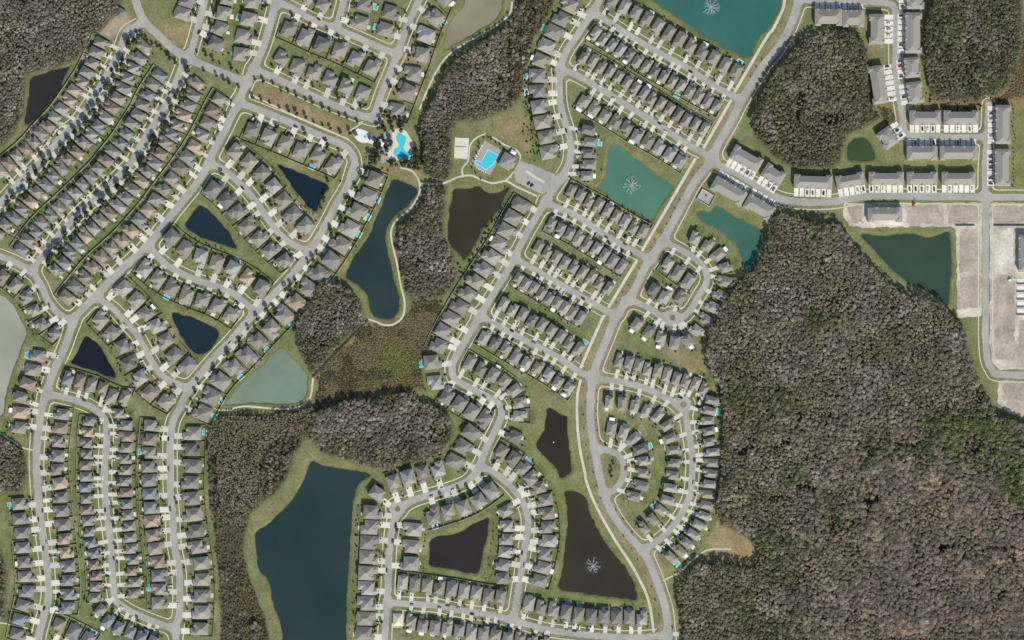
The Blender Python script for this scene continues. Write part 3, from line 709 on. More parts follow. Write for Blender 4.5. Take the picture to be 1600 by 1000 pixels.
row('below the plum pond', [(629,912),(690,919),(782,935)], 9, 11.5, 18, opt={3:'w'}, tree=(0.25,1.3), two=0.3, fence='dark', **ea)
row('right of the plum pond', [(792,822),(792,847),(791,865),(786,885),(787,903)], 5, 12.5, 17, tree=(0.2,1.3), **ea)
row('behind the fountain pond street', [(785,704),(805,716),(837,743),(848,770),(854,805),(856,845),(849,880),(842,907)], 12, 13.2, 17.5, opt={2:'p',10:'w'}, tree=(0.4,1.5), two=0.3, fence='dark', **ea)
row('between bend and small pond', [(803,681)], 1, 13, 17, tree=(0.3,1.4), **ea)
row('inside the lower bend', [(792,797)], 1, 12, 16, tree=(0.3,1.4), **ea)
row('below the brown fountain pond', [(826,945),(880,957),(937,965),(1003,966)], 10, 11.6, 18, opt={3:'p',4:'p'}, tree=(0.2,1.3), two=0.35, **ea)
row('along the bottom edge', [(642,972),(700,982),(775,993),(850,1006)], 12, 11.2, 17.5, opt={0:'w',1:'w'}, tree=(0.6,1.4), two=0.3, **ea, ind=False)
row('top of the crescent', [(967,565),(1012,578),(1055,589),(1100,608)], 10, 9.2, 17.5, tree=(0.3,1.2), two=0.5, pal='east', ind=False)
row('outer side of the crescent', [(1110,625),(1103,660),(1112,710),(1107,755),(1100,800),(1078,840),(1050,872)], 17, 8.8, 16.5, opt={1:'p',3:'w',15:'w',16:'p'}, tree=(0.3,1.2), two=0.5, pal='east', ind=False)
row('inner side of the crescent', [(952,630),(985,632),(1010,640),(1033,657),(1047,680),(1054,705),(1053,735),(1048,765),(1044,785),(1030,805),(1006,826)], 15, 9.2, 16.5, opt={6:'w',12:'p'}, tree=(0.3,1.2), two=0.5, pal='east', ind=False)
row('around the teardrop green', [(955,672),(974,676),(990,684),(1001,702),(1006,725),(1003,750),(996,777)], 8, 10.0, 17, opt={0:'w',1:'w',3:'p'}, tree=(0.3,1.2), two=0.4, pal='east')
row('outside the upper loop', [(1085,375),(1105,383),(1124,402),(1134,423),(1130,450),(1113,482),(1090,518),(1072,536),(1050,535),(1027,530),(1010,520),(994,508)], 14, 10.8, 16.5, opt={2:'w',9:'w',11:'w',12:'w',13:'w'}, tree=(0.3,1.2), two=0.45, pal='east', ind=False)
row('upper trio inside the loop', [(1042,415),(1062,427),(1077,437)], 3, 11, 17.5, tree=(0.3,1.2), two=0.6, fence='white', **ea)
row('lower trio inside the loop', [(1020,455),(1040,467),(1055,477)], 3, 11, 17.5, opt={1:'w'}, tree=(0.3,1.2), two=0.6, **ea)
row('at the bottom beside the wood', [(1088,1000)], 1, 12, 17, tree=(0.2,1.2), **ea)

ORD = ['first','second','third','fourth','fifth','sixth','seventh','eighth','ninth','tenth','eleventh','twelfth','thirteenth','fourteenth','fifteenth',
       'sixteenth','seventeenth','eighteenth','nineteenth','twentieth','twenty-first','twenty-second']
def end_word(pts):
    a, b = np.array(pts[0]), np.array(pts[-1]); d = b - a
    if abs(d[1]) > abs(d[0]): return 'top' if d[1] > 0 else 'bottom'
    return 'left' if d[0] > 0 else 'right'

LOTS = []
for r in R:
    P = W(r['pts'])
    Pc = catmull(P, sub=4) if len(P) > 2 else P
    q, t = resample(Pc, r['n']) if len(P) > 1 else (P, np.array([[1.0, 0.0]]))
    nrm = np.stack([-t[:, 1], t[:, 0]], -1)
    if len(P) == 1:
        c = P[0]; best = (1e9, 0)
        for a in range(72):
            u = np.array([math.cos(a * math.pi / 36), math.sin(a * math.pi / 36)])
            v = float(gsample(FR0, c[0] + u[0] * 16, c[1] + u[1] * 16))
            if v < best[0]: best = (v, a)
        a = best[1] * math.pi / 36
        nrm = np.array([[math.cos(a), math.sin(a)]]); sg = 1
    else:
        def sc(sg): return sum(float(min(gsample(FR0, *(q[i] + nrm[i] * sg * k)) for k in (10, 14, 18, 22))) for i in range(len(q)))
        sg = 1 if sc(1) <= sc(-1) else -1
    e = end_word(r['pts'])
    for i in range(len(q)):
        u = nrm[i] * sg
        c = q[i].copy()
        # slide the plot along its depth so that the front stands a plausible distance from the kerb
        L = next((k for k in np.arange(r['d'] / 2 - 3, r['d'] / 2 + 24, 0.5) if gsample(FR0, *(c + u * k)) < 0), None)
        if L is not None:
            gap = L - r['d'] / 2
            want = min(max(gap, 6.5), 10.5)
            c = c + u * (gap - want); L = want
        else: L = 9.0
        c = c + u * random.uniform(-0.5, 0.5)
        if len(q) == 1: where = r['desc']
        else: where = f"{ORD[i]} from the {e} in row {r['desc']}"
        LOTS.append(dict(row=r, i=i, c=c, u=u, L=L, where=where, rz=math.atan2(u[1], u[0]) + math.pi / 2,
                         w=r['w'] * random.uniform(0.95, 1.03), d=r['d'] * random.uniform(0.94, 1.04), opt=r['opt'].get(i, '')))
# lawns differ from plot to plot
for lot in LOTS:
    c, u = lot['c'], lot['u']; v = np.array([-u[1], u[0]])
    hw, hd = lot['w'] / 2 + 1.4, lot['d'] / 2 + 9
    i0, i1 = np.searchsorted(xs, [c[0] - 26, c[0] + 26]); j0, j1 = np.searchsorted(ys, [c[1] - 26, c[1] + 26])
    dx, dy = X[j0:j1, i0:i1] - c[0], Y[j0:j1, i0:i1] - c[1]
    a, b = dx * u[0] + dy * u[1], dx * v[0] + dy * v[1]
    m = (abs(b) < hw) & (a < hd - 2) & (a > -hd)
    k = random.random()
    col = (LUSH if k < 0.6 else LAWN if k < 0.85 else DRY) * random.uniform(0.85, 1.1)
    amt = random.uniform(0.55, 0.95)
    fpm = fp[j0:j1, i0:i1] > 2
    GROUND_TONE[j0:j1, i0:i1][m & fpm] = GROUND_TONE[j0:j1, i0:i1][m & fpm] * (1 - amt) + col * amt
make_ground()

def slot_mat(o, m):
    o.material_slots[0].link = 'OBJECT'
    o.material_slots[0].material = m

stuff = MB(); stuff_mats = [M['stucco'], M['door'], M['fdoor'], M['glass'], M['white']] + [M['roof_' + k] for k in ROOFNAMES] + [M['drive']]
def add_transformed(mb_src, lot, mi, sx, sy, sz=1.0, oy=0.0):
    ca, sa = math.cos(lot['rz']), math.sin(lot['rz'])
    vs = []
    for (x, y, z) in mb_src.v:
        x *= sx; y = y * sy + oy
        vs.append((lot['c'][0] + x * ca - y * sa, lot['c'][1] + x * sa + y * ca, z * sz))
    b = len(stuff.v)
    stuff.v += vs; stuff.f += [tuple(i + b for i in f) for f in mb_src.f]; stuff.m += [mi] * len(mb_src.f)
drive_mb = MB(); drive_mb.box(-0.5, 0.5, -1, 0, -0.12, 0.0)
DRIVE = drive_mb.mesh('driveway', [M['drive']])
n_ind = 0
RCW = {'grey': 'grey', 'warm': 'warm grey', 'dark': 'dark grey', 'light': 'light grey', 'brown': 'brown', 'tan': 'tan', 'blue': 'slate blue'}
n_drv = 0
drive_rest = MB()
for lot in LOTS:
    r = lot['row']
    col = lot['opt'] if lot['opt'] in ROOF else random.choice(PAL[r['pal']])
    two = random.random() < r['two']
    v = random.randrange(6) + (6 if two else 0)
    T = TPL[v + (12 if lot['w'] < 11.3 and r['pal'] == 'east' else 0)]
    sx, sy = (lot['w'] - 0.9) / T['base'], (lot['d'] - 0.5) / 18
    lot['tpl'] = T; lot['sx'], lot['sy'] = sx, sy
    x, y = lot['c']
    if r['ind']:
        n_ind += 1
        h = empty('house', (x, y, 0), lot['rz'], (sx, sy, 1))
        lot['house'] = h
        tag(h, f"{RCW[col]} roofed house, {lot['where']}", 'house', 'houses ' + r['desc'])
        for part in ('wall', 'roof', 'garage_door', 'front_door', 'window'):
            o = mesh_obj(part, T['me'][part], h)
            if part == 'roof': slot_mat(o, M['roof_' + col])
        if lot['opt'] == 'w':
            o = mesh_obj('patio_roof', PATIO, h, (random.uniform(-2, 2), 9.0 if v % 6 < 4 else 10.3, 0))
    else:
        for part, mi in (('wall', 0), ('garage_door', 1), ('front_door', 2), ('window', 3), ('roof', 5 + ROOFNAMES.index(col))):
            add_transformed(T[part], lot, mi, sx, sy)
        if lot['opt'] == 'w': add_transformed(patio_mb, lot, 4, 1, 1, oy=(9.0 if v % 6 < 4 else 10.3) * sy)
    if random.random() < 0.55:
        pa = MB(); a0 = random.uniform(-0.3, 0.1) * lot['w']; pl, pd = random.uniform(2.5, 5.0), random.uniform(2.2, 3.6)
        yb = lot['d'] / 2
        pa.box(a0, a0 + pl, yb - 0.8, yb + pd, 0.0, 0.10)
        if r['ind']:
            o = mesh_obj('patio', pa.mesh('patio', [M['drive']]), h); o.scale = (1 / sx, 1 / sy, 1)
        else: add_transformed(pa, lot, len(stuff_mats) - 1, 1, 1)
    # driveway
    ca, sa = math.cos(lot['rz']), math.sin(lot['rz'])
    gxw, gyw = T['gx'] * sx, -8.9 * sy
    px, py = x + gxw * ca - gyw * sa, y + gxw * sa + gyw * ca
    dz = 0.15 + 0.004 * (LOTS.index(lot) % 9)
    wd = 6.3 if lot['w'] > 12 else 4.3
    if n_drv < 300 and r['ind']:
        n_drv += 1
        o = mesh_obj('driveway', DRIVE, pavement, (px, py, dz), lot['rz'])
        o.scale = (wd, lot['L'] + 0.6, 1)
    else:
        Ld = lot['L'] + 0.6
        q = [(px + a * ca - b * sa, py + a * sa + b * ca) for a, b in ((-wd/2, -Ld), (wd/2, -Ld), (wd/2, 0), (-wd/2, 0))]
        drive_rest.add([(a, b, 0.03) for a, b in q] + [(a, b, dz) for a, b in q], [(4,5,6,7),(0,1,5,4),(1,2,6,5),(2,3,7,6),(3,0,4,7)])
print('individual houses', n_ind, 'of', len(LOTS))
so_ = mesh_obj('houses', stuff.mesh('houses', stuff_mats))
tag(so_, 'narrow lot houses packed along the remaining streets', 'houses', kind='stuff')
tag(mesh_obj('driveways', drive_rest.mesh('driveways', [M['drive']]), pavement), kind='stuff')

# ------------------------------------------------------------------ townhouse blocks
def townhouse(cx, cy, wpx, dpx, front_deg, drive_px, label, short='', n_units=None, drive='whitecon', cars=0.5):
    """front_deg: direction the garages face, degrees anticlockwise from image right"""
    c = W((cx, cy)); a = math.radians(front_deg)
    rz = a + math.pi / 2
    w, d = wpx * S, dpx * S
    n = n_units or max(3, round(w / 6.2))
    p = w / n
    h = empty('townhouse_block', (c[0], c[1], 0), rz)
    tag(h, label, 'townhouses', 'townhouse blocks')
    wall, roof, gabs = MB(), MB(), []
    e = 6.9
    y0, y1 = -d / 2, d / 2
    ins = min(2.6, d * 0.14)
    wall.box(-w / 2 + 0.5, w / 2 - 0.5, y0 + 0.5, y1 - ins, 0, e - 0.1)
    for s in (-1, 1):
        xa = s * (w / 2 - p * 0.55)
        wall.box(xa - p * 0.5, xa + p * 0.5, y0 + 0.3, y1 - 0.4, 0, e - 0.15)
    hip(roof, -w / 2 + 0.45, w / 2 - 0.45, y0 + 0.45, y1 - ins, e, 0.42)
    for s in (-1, 1):
        xa = s * (w / 2 - p * 0.58)
        g_ = MB(); hip(g_, xa - p * 0.5, xa + p * 0.5, y0 + 2, y1 - 0.45, e - 0.06, 0.5); gabs.append(g_)
    for i in range(n):
        xa = -w / 2 + (i + 0.5) * p
        if i % 2 == 0 or n < 5: g_ = MB(); hip(g_, xa - p * 0.30, xa + p * 0.30, y0 + 0.1, y0 + d * 0.42, e - 0.03, 0.55, gable='-y'); gabs.append(g_)
    mesh_obj('wall', wall.mesh('wall', [M['stucco']]), h)
    ro = mesh_obj('roof', roof.mesh('roof', [M['townroof']]), h)
    for g_ in gabs: mesh_obj('gable_roof', g_.mesh('gable_roof', [M['townroof']]), ro)
    gd = MB(); gd.box(-1.35, 1.35, -0.06, 0.06, 0, 2.3); gm = gd.mesh('garage_door', [M['door']])
    wm = MB(); wm.box(-0.8, 0.8, -0.06, 0.06, 3.4, 4.9); wmm = wm.mesh('window', [M['glass']])
    ca, sa = math.cos(rz), math.sin(rz)
    ords = []
    for i in range(n):
        xa = -w / 2 + (i + 0.5) * p
        yf = y0 + (0.3 if i in (0, n - 1) else 0.5)
        mesh_obj('garage_door', gm, h, (xa + 0.5, yf, 0)); mesh_obj('window', wmm, h, (xa + 0.2, yf, 0))
        L = drive_px * S
        if L > 0:
            X_, Y_ = xa + 0.3, y0 + 0.2
            o = mesh_obj('driveway', DRIVE_W, pavement, (c[0] + X_ * ca - Y_ * sa, c[1] + X_ * sa + Y_ * ca, 0.15), rz)
            o.scale = (p * 0.80, L, 1)
            if random.random() < cars:
                CARS.append((c[0] + X_ * ca - (Y_ - L * 0.52) * sa, c[1] + X_ * sa + (Y_ - L * 0.52) * ca, rz + math.pi / 2,
                             'on {} drive from the {}, ' + short, (xa, n, i, front_deg)))
DRIVE_W = drive_mb.mesh('driveway', [M['whitecon']])
CARS = []
TB = [
 (1294,28,43,26,90,11,'grey townhouse block, left of the pair along the top right street'),
 (1333,30,34,26,90,11,'grey townhouse block, right of the pair along the top right street'),
 (1369,46,47,24,0,15,'grey townhouse block left of the winding street, nearest the top'),
 (1427,52,64,26,180,12,'long grey townhouse block right of the winding street, above two shorter ones'),
 (1430,0,30,27,180,12,'grey townhouse block cut by the top edge beside the upper wood'),
 (1371,133,60,25,9,14,'long grey townhouse block tilted beside the olive wood'),
 (1425,106,32,24,185,12,'short grey townhouse block, upper of two below the long block'),
 (1430,145,34,25,188,12,'short grey townhouse block, lower of two below the long block'),
 (1445,184,49,23,270,12,'grey townhouse block with sunny drives, left of the pair under the wood'),
 (1501,184,55,23,270,12,'grey townhouse block with sunny drives, right of the pair under the wood'),
 (1440,240,48,22,90,12,'grey townhouse block with shaded drives, left of two back to back'),
 (1497,240,59,22,90,12,'grey townhouse block with shaded drives, right of two back to back'),
 (1567,195,61,24,180,12,'long grey townhouse block at the right edge, upper one'),
 (1566,262,58,24,180,12,'long grey townhouse block at the right edge, lower one'),
 (1386,216,30,25,35,15,'small angled grey townhouse block beside the little green pond'),
 (1270,284,60,22,268,13,'grey townhouse block, first from the left in the sunny row of five'),
 (1328,282,45,21,280,13,'grey townhouse block, second from the left in the sunny row of five'),
 (1384,279,55,21,270,12,'grey townhouse block, third from the left in the sunny row of five'),
 (1440,279,48,21,270,12,'grey townhouse block, fourth from the left in the sunny row of five'),
 (1497,279,53,21,270,12,'grey townhouse block, fifth from the left in the sunny row of five'),
 (1382,336,54,23,90,0,'lone grey townhouse block on the bare building plot'),
 (1608,396,58,34,180,0,'grey townhouse block cut by the right edge, above the white slabs'),
 (1138,299,56,24,60,11,'angled grey townhouse block between lift station and green pond'),
 (1186,325,48,24,60,11,'angled grey townhouse block touching the large wood'),
 (1166,248,50,24,241,13,'angled grey townhouse block beside the boulevard junction'),
 (1208,273,34,24,237,13,'angled grey townhouse block below the olive wood'),
]
TBS = ['top street left block', 'top street right block', 'winding street upper left block', 'long block right of winding street', 'block cut by top edge', 'tilted block beside olive wood', 'upper short block', 'lower short block', 'left sunny block under wood', 'right sunny block under wood', 'left shaded block', 'right shaded block', 'upper right edge block', 'lower right edge block', 'block by little green pond', 'first block of sunny row', 'second block of sunny row', 'third block of sunny row', 'fourth block of sunny row', 'fifth block of sunny row', 'lone block', 'cut block', 'block by lift station', 'block touching large wood', 'block by boulevard junction', 'angled block below olive wood']
for a, sh in zip(TB, TBS): townhouse(*a, short=sh)

# ------------------------------------------------------------------ forests and planting
def leaf_cloud(n, seed, rx=1.0, rz_=1.1, cz=2.6, size=(0.2, 0.36), shell=0.45, low=-0.35, lumps=0):
    g = np.random.default_rng(seed)
    V, F = [], []
    L = g.normal(size=(max(lumps, 1), 3)); L /= np.linalg.norm(L, axis=1)[:, None]
    for i in range(n):
        while True:
            d = g.normal(size=3); d /= np.linalg.norm(d)
            if d[2] > low: break
        r = shell + (1 - shell) * g.random() ** 0.6
        if lumps: r *= 0.72 + 0.36 * max(0, (L @ d).max()) ** 3
        c = np.array([d[0] * r * rx, d[1] * r * rx, d[2] * r * rz_])
        nn = d + g.normal(size=3) * 0.5; nn /= np.linalg.norm(nn)
        a = np.cross(nn, g.normal(size=3)); a /= np.linalg.norm(a); b = np.cross(nn, a)
        s = g.uniform(*size); k = g.uniform(0.5, 1)
        c = c + np.array([0, 0, cz])
        o = len(V)
        V += [c - a * s - b * s * k * 0.4, c + a * s * 0.3 - b * s * k, c + a * s + b * s * k * 0.5, c - a * s * 0.4 + b * s * k]
        F.append((o, o + 1, o + 2, o + 3))
    return V, F
def proto(name, n, seed, trunk=2.4, base=0.0, **kw):
    mb = MB(); V, F = leaf_cloud(n, seed, **kw); mb.add(V, F, 0)
    mb.tube((0, 0, base), (0, 0, trunk), 0.10, 0.05, 5, 1)
    o = bpy.data.objects.new(name, mb.mesh(name, [M['scatter'], M['bark']]))
    return o
pc = bpy.data.collections.new('canopy_kinds')
for k in range(4): pc.objects.link(proto('bare_tree', 190, 20 + k, size=(0.10, 0.21), lumps=6, rz_=0.75, cz=0.3, trunk=0.2, shell=0.3, base=-4.4))
for k in range(2): pc.objects.link(proto('leafy_tree', 150, 40 + k, size=(0.16, 0.30), lumps=7, rz_=0.8, cz=0.3, trunk=0.2, base=-4.4))
sc_ = bpy.data.collections.new('shrub_kinds')
for k in range(3): sc_.objects.link(proto('shrub', 40, 60 + k, trunk=0.2, cz=0.45, rz_=0.7, size=(0.3, 0.5)))

def scatter(name, pts, rad, tint, vid, coll, label, cat, rot=None):
    n = len(pts)
    me = bpy.data.meshes.new(name)
    me.vertices.add(n); me.vertices.foreach_set('co', np.asarray(pts, np.float32).ravel())
    def at(nm, ty, dat, key='value'):
        a = me.attributes.new(nm, ty, 'POINT'); a.data.foreach_set(key, np.asarray(dat).ravel())
    at('scl', 'FLOAT_VECTOR', np.asarray(rad, np.float32), 'vector')
    rv = np.zeros((n, 3), np.float32); rv[:, 2] = rng.random(n) * 6.28; rv[:, :2] = rng.normal(size=(n, 2)) * 0.06
    at('rot', 'FLOAT_VECTOR', rv, 'vector')
    at('vid', 'INT', np.asarray(vid, np.int32))
    at('tint', 'FLOAT_COLOR', np.c_[tint, np.ones(n)].astype(np.float32), 'color')
    o = mesh_obj(name, me)
    ng = bpy.data.node_groups.new(name + '_nodes', 'GeometryNodeTree')
    ng.interface.new_socket('Geometry', in_out='INPUT', socket_type='NodeSocketGeometry')
    ng.interface.new_socket('Geometry', in_out='OUTPUT', socket_type='NodeSocketGeometry')
    N, Lk = ng.nodes, ng.links
    gi, go = N.new('NodeGroupInput'), N.new('NodeGroupOutput')
    ip = N.new('GeometryNodeInstanceOnPoints'); ci = N.new('GeometryNodeCollectionInfo')
    ci.inputs['Collection'].default_value = coll; ci.inputs['Separate Children'].default_value = True; ci.inputs['Reset Children'].default_value = True
    def na(nm, ty):
        q = N.new('GeometryNodeInputNamedAttribute'); q.data_type = ty; q.inputs['Name'].default_value = nm
        return next(x for x in q.outputs if x.enabled and x.name == 'Attribute')
    Lk.new(gi.outputs[0], ip.inputs['Points']); Lk.new(ci.outputs[0], ip.inputs['Instance'])
    ip.inputs['Pick Instance'].default_value = True
    Lk.new(na('vid', 'INT'), ip.inputs['Instance Index'])
    Lk.new(na('rot', 'FLOAT_VECTOR'), ip.inputs['Rotation'])
    Lk.new(na('scl', 'FLOAT_VECTOR'), ip.inputs['Scale'])
    Lk.new(ip.outputs[0], go.inputs[0])
    md = o.modifiers.new('planting', 'NODES'); md.node_group = ng
    return tag(o, label, cat, kind='stuff')

def hexfill(poly, sp, jit=0.42, edge=0.0, rough=3.0):
    lo, hi = poly.min(0), poly.max(0)
    lo = np.maximum(lo, [-590, -380]); hi = np.minimum(hi, [590, 380])
    ys_ = np.arange(lo[1], hi[1], sp * 0.87)
    P = []
    for k, y in enumerate(ys_):
        x = np.arange(lo[0] + (k % 2) * sp / 2, hi[0], sp)
        P.append(np.c_[x, np.full(len(x), y)])
    P = np.concatenate(P) + rng.normal(size=(sum(map(len, P)), 2)) * sp * jit * 0.6
    f = poly_sdf(poly, P[:, 0], P[:, 1]) + (vnoise(P[:, 0], P[:, 1], 12, 9) - 0.5) * rough
    ok = (f < -edge) & (gsample(FR, P[:, 0], P[:, 1]) > 2) & (gsample(FP, P[:, 0], P[:, 1]) > 1.0) & (gsample(FT, P[:, 0], P[:, 1]) > 2.0)
    return P[ok], -f[ok]
C_ = lambda *c: np.array(c)
BARE, PALE, BROWN, PINK = C_(0.50,0.445,0.37), C_(0.61,0.555,0.475), C_(0.43,0.335,0.235), C_(0.56,0.43,0.32)
OLIVE, GREEN, LIME, RUST = C_(0.44,0.43,0.25), C_(0.25,0.275,0.145), C_(0.29,0.335,0.145), C_(0.28,0.155,0.08)
def mixc(a, b, t): return a + (b - a) * np.clip(t, 0, 1)[:, None]
for kind, pts, sp, rad, lab in FORESTS:
    P, dep = hexfill(W(pts), sp, edge=1.0)
    ppx = P[:, 0] / S + 800
    thin = (rng.random(len(P)) < np.clip(0.25 + (500 - P[:, 1] / S - 770) / 110, 0.25, 0.95)) & (vnoise(P[:, 0], P[:, 1], 20, 51) < 0.8) if kind == 'brownmix' else ((rng.random(len(P)) < 0.8) & (ppx > 792)) if 'top trail' in lab else np.zeros(len(P), bool)
    P, dep = P[~thin], dep[~thin]
    scrubby = kind == 'brownmix'
    x, y = P[:, 0], P[:, 1]
    n = len(P)
    big, med, sml = vnoise(x, y, 70, 11), vnoise(x, y, 28, 12), vnoise(x, y, 11, 13)
    u = rng.random(n)
    col = np.tile(BARE, (n, 1))
    col = mixc(col, PALE, (sml - 0.45) * 2.5 * (u > 0.3))
    vid = rng.integers(0, 4, n)
    green_p = {'grey': 0.06, 'mixed': 0.22, 'brownmix': 0.15, 'greenmix': 0.45, 'big': 0.14}[kind]
    edge_green = np.clip(1 - dep / 9, 0, 1) * (0.55 if kind != 'grey' else 0.35)
    gsel = (med * 0.6 + big * 0.4 + (u - 0.5) * 0.35 + edge_green * 0.5) > (0.80 - green_p * 0.55)
    if kind == 'brownmix': col = mixc(col, BROWN, (big - 0.3) * 1.8)
    if kind in ('mixed',): col = mixc(col, BROWN, (med - 0.55) * 1.6)
    if kind == 'greenmix': col = mixc(col, OLIVE, np.full(n, 0.55) + (med - 0.5))
    if kind == 'big':
        px, py = x / S + 800, 500 - y / S
        warm = np.clip((py - 560) / 220, 0, 1) * np.clip((px - 1180) / 160, 0, 1)
        col = mixc(col, PINK, warm * (0.1 + sml * 0.75) * (u > 0.35))
        col = mixc(col, OLIVE, (1 - warm) * (med - 0.32) * 1.9)
        lime = np.exp(-(((px - 1530) / 75) ** 2 + ((py - 690) / 48) ** 2)) + np.exp(-(((px - 1600) / 45) ** 2 + ((py - 760) / 45) ** 2)) + 0.6 * np.exp(-(((px - 1470) / 60) ** 2 + ((py - 655) / 35) ** 2))
        gsel = (gsel & (warm < 0.85)) | (lime * (0.6 + u * 0.7) > 0.55)
        limesel = lime * u > 0.35
    col[gsel] = mixc(np.tile(OLIVE, (gsel.sum(), 1)), GREEN, u[gsel] * 1.5 - 0.15)
    if kind == 'big': col[limesel] = mixc(col[limesel], LIME, np.full(limesel.sum(), 0.75))
    vid[gsel] = rng.integers(4, 6, gsel.sum())
    col *= (rng.uniform(0.62, 1.12, n) * (0.8 + 0.4 * sml))[:, None]
    r = rad * rng.uniform(0.6, 1.25, n) * (0.7 + 0.55 * vnoise(x, y, 30, 41))
    if kind == 'big':
        r = r * (1 + 0.38 * warm * (vnoise(x, y, 17, 61) > 0.35))
    scl = np.c_[r, r, r * rng.uniform(0.75, 1.15, n) * (1.0 if kind != 'big' else 0.9)]
    gap = (vnoise(x, y, 13, 21) * 0.6 + vnoise(x, y, 32, 22) * 0.4 < 0.22) & (u < 0.8)
    P, scl, col, vid = P[~gap], scl[~gap], col[~gap], vid[~gap]
    U, _d = hexfill(W(pts), sp * 0.72)          # undergrowth between the crowns
    U = U[(vnoise(U[:, 0], U[:, 1], 13, 21) * 0.6 + vnoise(U[:, 0], U[:, 1], 32, 22) * 0.4 > 0.2) | (rng.random(len(U)) < 0.6)]
    if scrubby: U = U[(500 - U[:, 1] / S < 800) | (rng.random(len(U)) < 0.55)]
    un = len(U); uv = vnoise(U[:, 0], U[:, 1], 24, 17)
    uc = mixc(np.tile(C_(0.50, 0.43, 0.32), (un, 1)), C_(0.42, 0.42, 0.23), uv * 2 - 0.7) * rng.uniform(0.7, 1.2, un)[:, None]
    scr = (scrubby & ((500 - U[:, 1] / S > 820) | (vnoise(U[:, 0], U[:, 1], 22, 53) > 0.55))) | (('top trail' in lab) & (U[:, 0] / S + 800 > 792))
    uc[scr] = mixc(np.tile(C_(0.38, 0.285, 0.185), (int(scr.sum()), 1)), C_(0.33, 0.295, 0.165), vnoise(U[scr, 0], U[scr, 1], 9, 52) * 2 - 0.5) * rng.uniform(0.7, 1.25, int(scr.sum()))[:, None]
    ur = rad * rng.uniform(0.4, 0.75, un)
    P, scl, col = np.r_[P, U], np.r_[scl, np.c_[ur, ur, ur * 0.8]], np.r_[col, uc]
    vid = np.r_[vid, rng.integers(0, 6, un)]
    hz = {'big': 11.0, 'greenmix': 10.5, 'brownmix': 7.0}.get(kind, 8.0)
    zz = hz * (0.78 + 0.35 * vnoise(P[:, 0], P[:, 1], 26, 33)) + rng.normal(size=len(P)) * 0.35
    zz[len(P) - un:] -= rad * 0.4
    zs = zz[len(P) - un:]; zs[scr] = 1.2; zz[len(P) - un:] = zs
    if scrubby: zz[:len(P) - un] *= 0.75
    scatter('wood', np.c_[P, zz], scl, col, vid, pc, lab, 'wood')
for pts, lab in BRUSH:
    P, dep = hexfill(W(pts), 1.9, rough=16 if 'marsh' in lab else 4)
    x, y = P[:, 0], P[:, 1]; n = len(P); u = rng.random(n)
    px, py = x / S + 800, 500 - y / S
    g = np.exp(-(((px - 622) / 26) ** 2 + ((py - 565) / 26) ** 2)) + 0.5 * (vnoise(x, y, 14, 31) - 0.5)
    col = mixc(np.tile(C_(0.27, 0.25, 0.14), (n, 1)), C_(0.28, 0.205, 0.115), vnoise(x, y, 18, 32) * 1.5 - 0.35)
    col = mixc(col, C_(0.27, 0.295, 0.105), g * 1.4)
    drk = vnoise(x, y, 15, 35) < 0.33
    col[drk] = mixc(col[drk], C_(0.13, 0.115, 0.07), np.full(int(drk.sum()), 0.75))
    col *= rng.uniform(1.0, 1.7, n)[:, None]
    r = rng.uniform(0.6, 1.3, n)
    scatter('brush', np.c_[P, np.zeros(n)], np.c_[r, r, r * 0.8], col, rng.integers(0, 3, n), sc_, lab, 'brush')

# trees that stand apart
OAK = []
for k in range(4):
    tr = MB(); tr.tube((0, 0, 0), (0.04, 0, 1.0), 0.10, 0.06, 6)
    for a in range(4): tr.tube((0.03, 0, 0.75), (0.5 * math.cos(a * 1.6 + k), 0.5 * math.sin(a * 1.6 + k), 1.4), 0.05, 0.02, 5)
    V, F = leaf_cloud(150, 80 + k, rx=1.0, rz_=0.8, cz=1.5, size=(0.16, 0.30), lumps=6, low=-0.6)
    cr = MB().add(V, F)
    OAK.append((tr.mesh('trunk', [M['bark']]), cr.mesh('crown', [M['leaf']])))
TREES = []      # x, y, radius, label, group
def lot_pt(lot, a, b):   # a towards the street from the house centre, b across
    u = lot['u']; v = np.array([-u[1], u[0]])
    return lot['c'] + u * a + v * b
for lot in LOTS:
    p, r0 = lot['row']['tree']
    for k in range(2 if r0 >= 2.4 else 1):
        if random.random() < p:
            b = -lot['tpl']['gx'] * lot['sx'] * random.uniform(0.7, 1.5) if k == 0 else lot['w'] * random.choice((-0.5, 0.5, -0.35))
            q = lot_pt(lot, lot['d'] / 2 + random.uniform(0.0, lot['L'] - 1.0), b)
            if gsample(FR, *q) < 0.6: continue
            size = 'broad' if r0 >= 2.3 else 'small'
            w = 'by driveway' if k else 'fronting house'
            TREES.append((q[0], q[1], r0 * random.uniform(0.7, 1.25), f"dark tree {w} {lot['where']}", 'front yard trees'))
def tree_line(pts, n, r, desc, grp):
    q, t = resample(catmull(W(pts), sub=3) if len(pts) > 2 else W(pts), n)
    e = end_word(pts)
    for i in range(n):
        x, y = q[i] + rng.normal(size=2) * 0.8
        if gsample(FR, x, y) < 0.4: continue
        TREES.append((x, y, r * random.uniform(0.75, 1.2), f"{desc}, {ORD[i]} from the {e}", grp))
tree_line([(398,122),(450,143),(505,168),(556,190)], 13, 2.0, 'dark street tree on upper edge of brown median', 'median trees')
tree_line([(396,152),(450,172),(500,195),(545,210)], 12, 2.0, 'dark street tree on lower edge of brown median', 'median trees')
tree_line([(305,103),(340,119),(372,135)], 7, 1.9, 'dark tree on verge below top left avenue', 'avenue trees')
tree_line([(308,82),(340,97),(372,113)], 6, 1.9, 'dark tree on verge above top left avenue', 'avenue trees')
tree_line([(222,55),(240,66),(262,86),(275,98)], 8, 2.3, 'tree between first street and avenue', 'avenue trees')
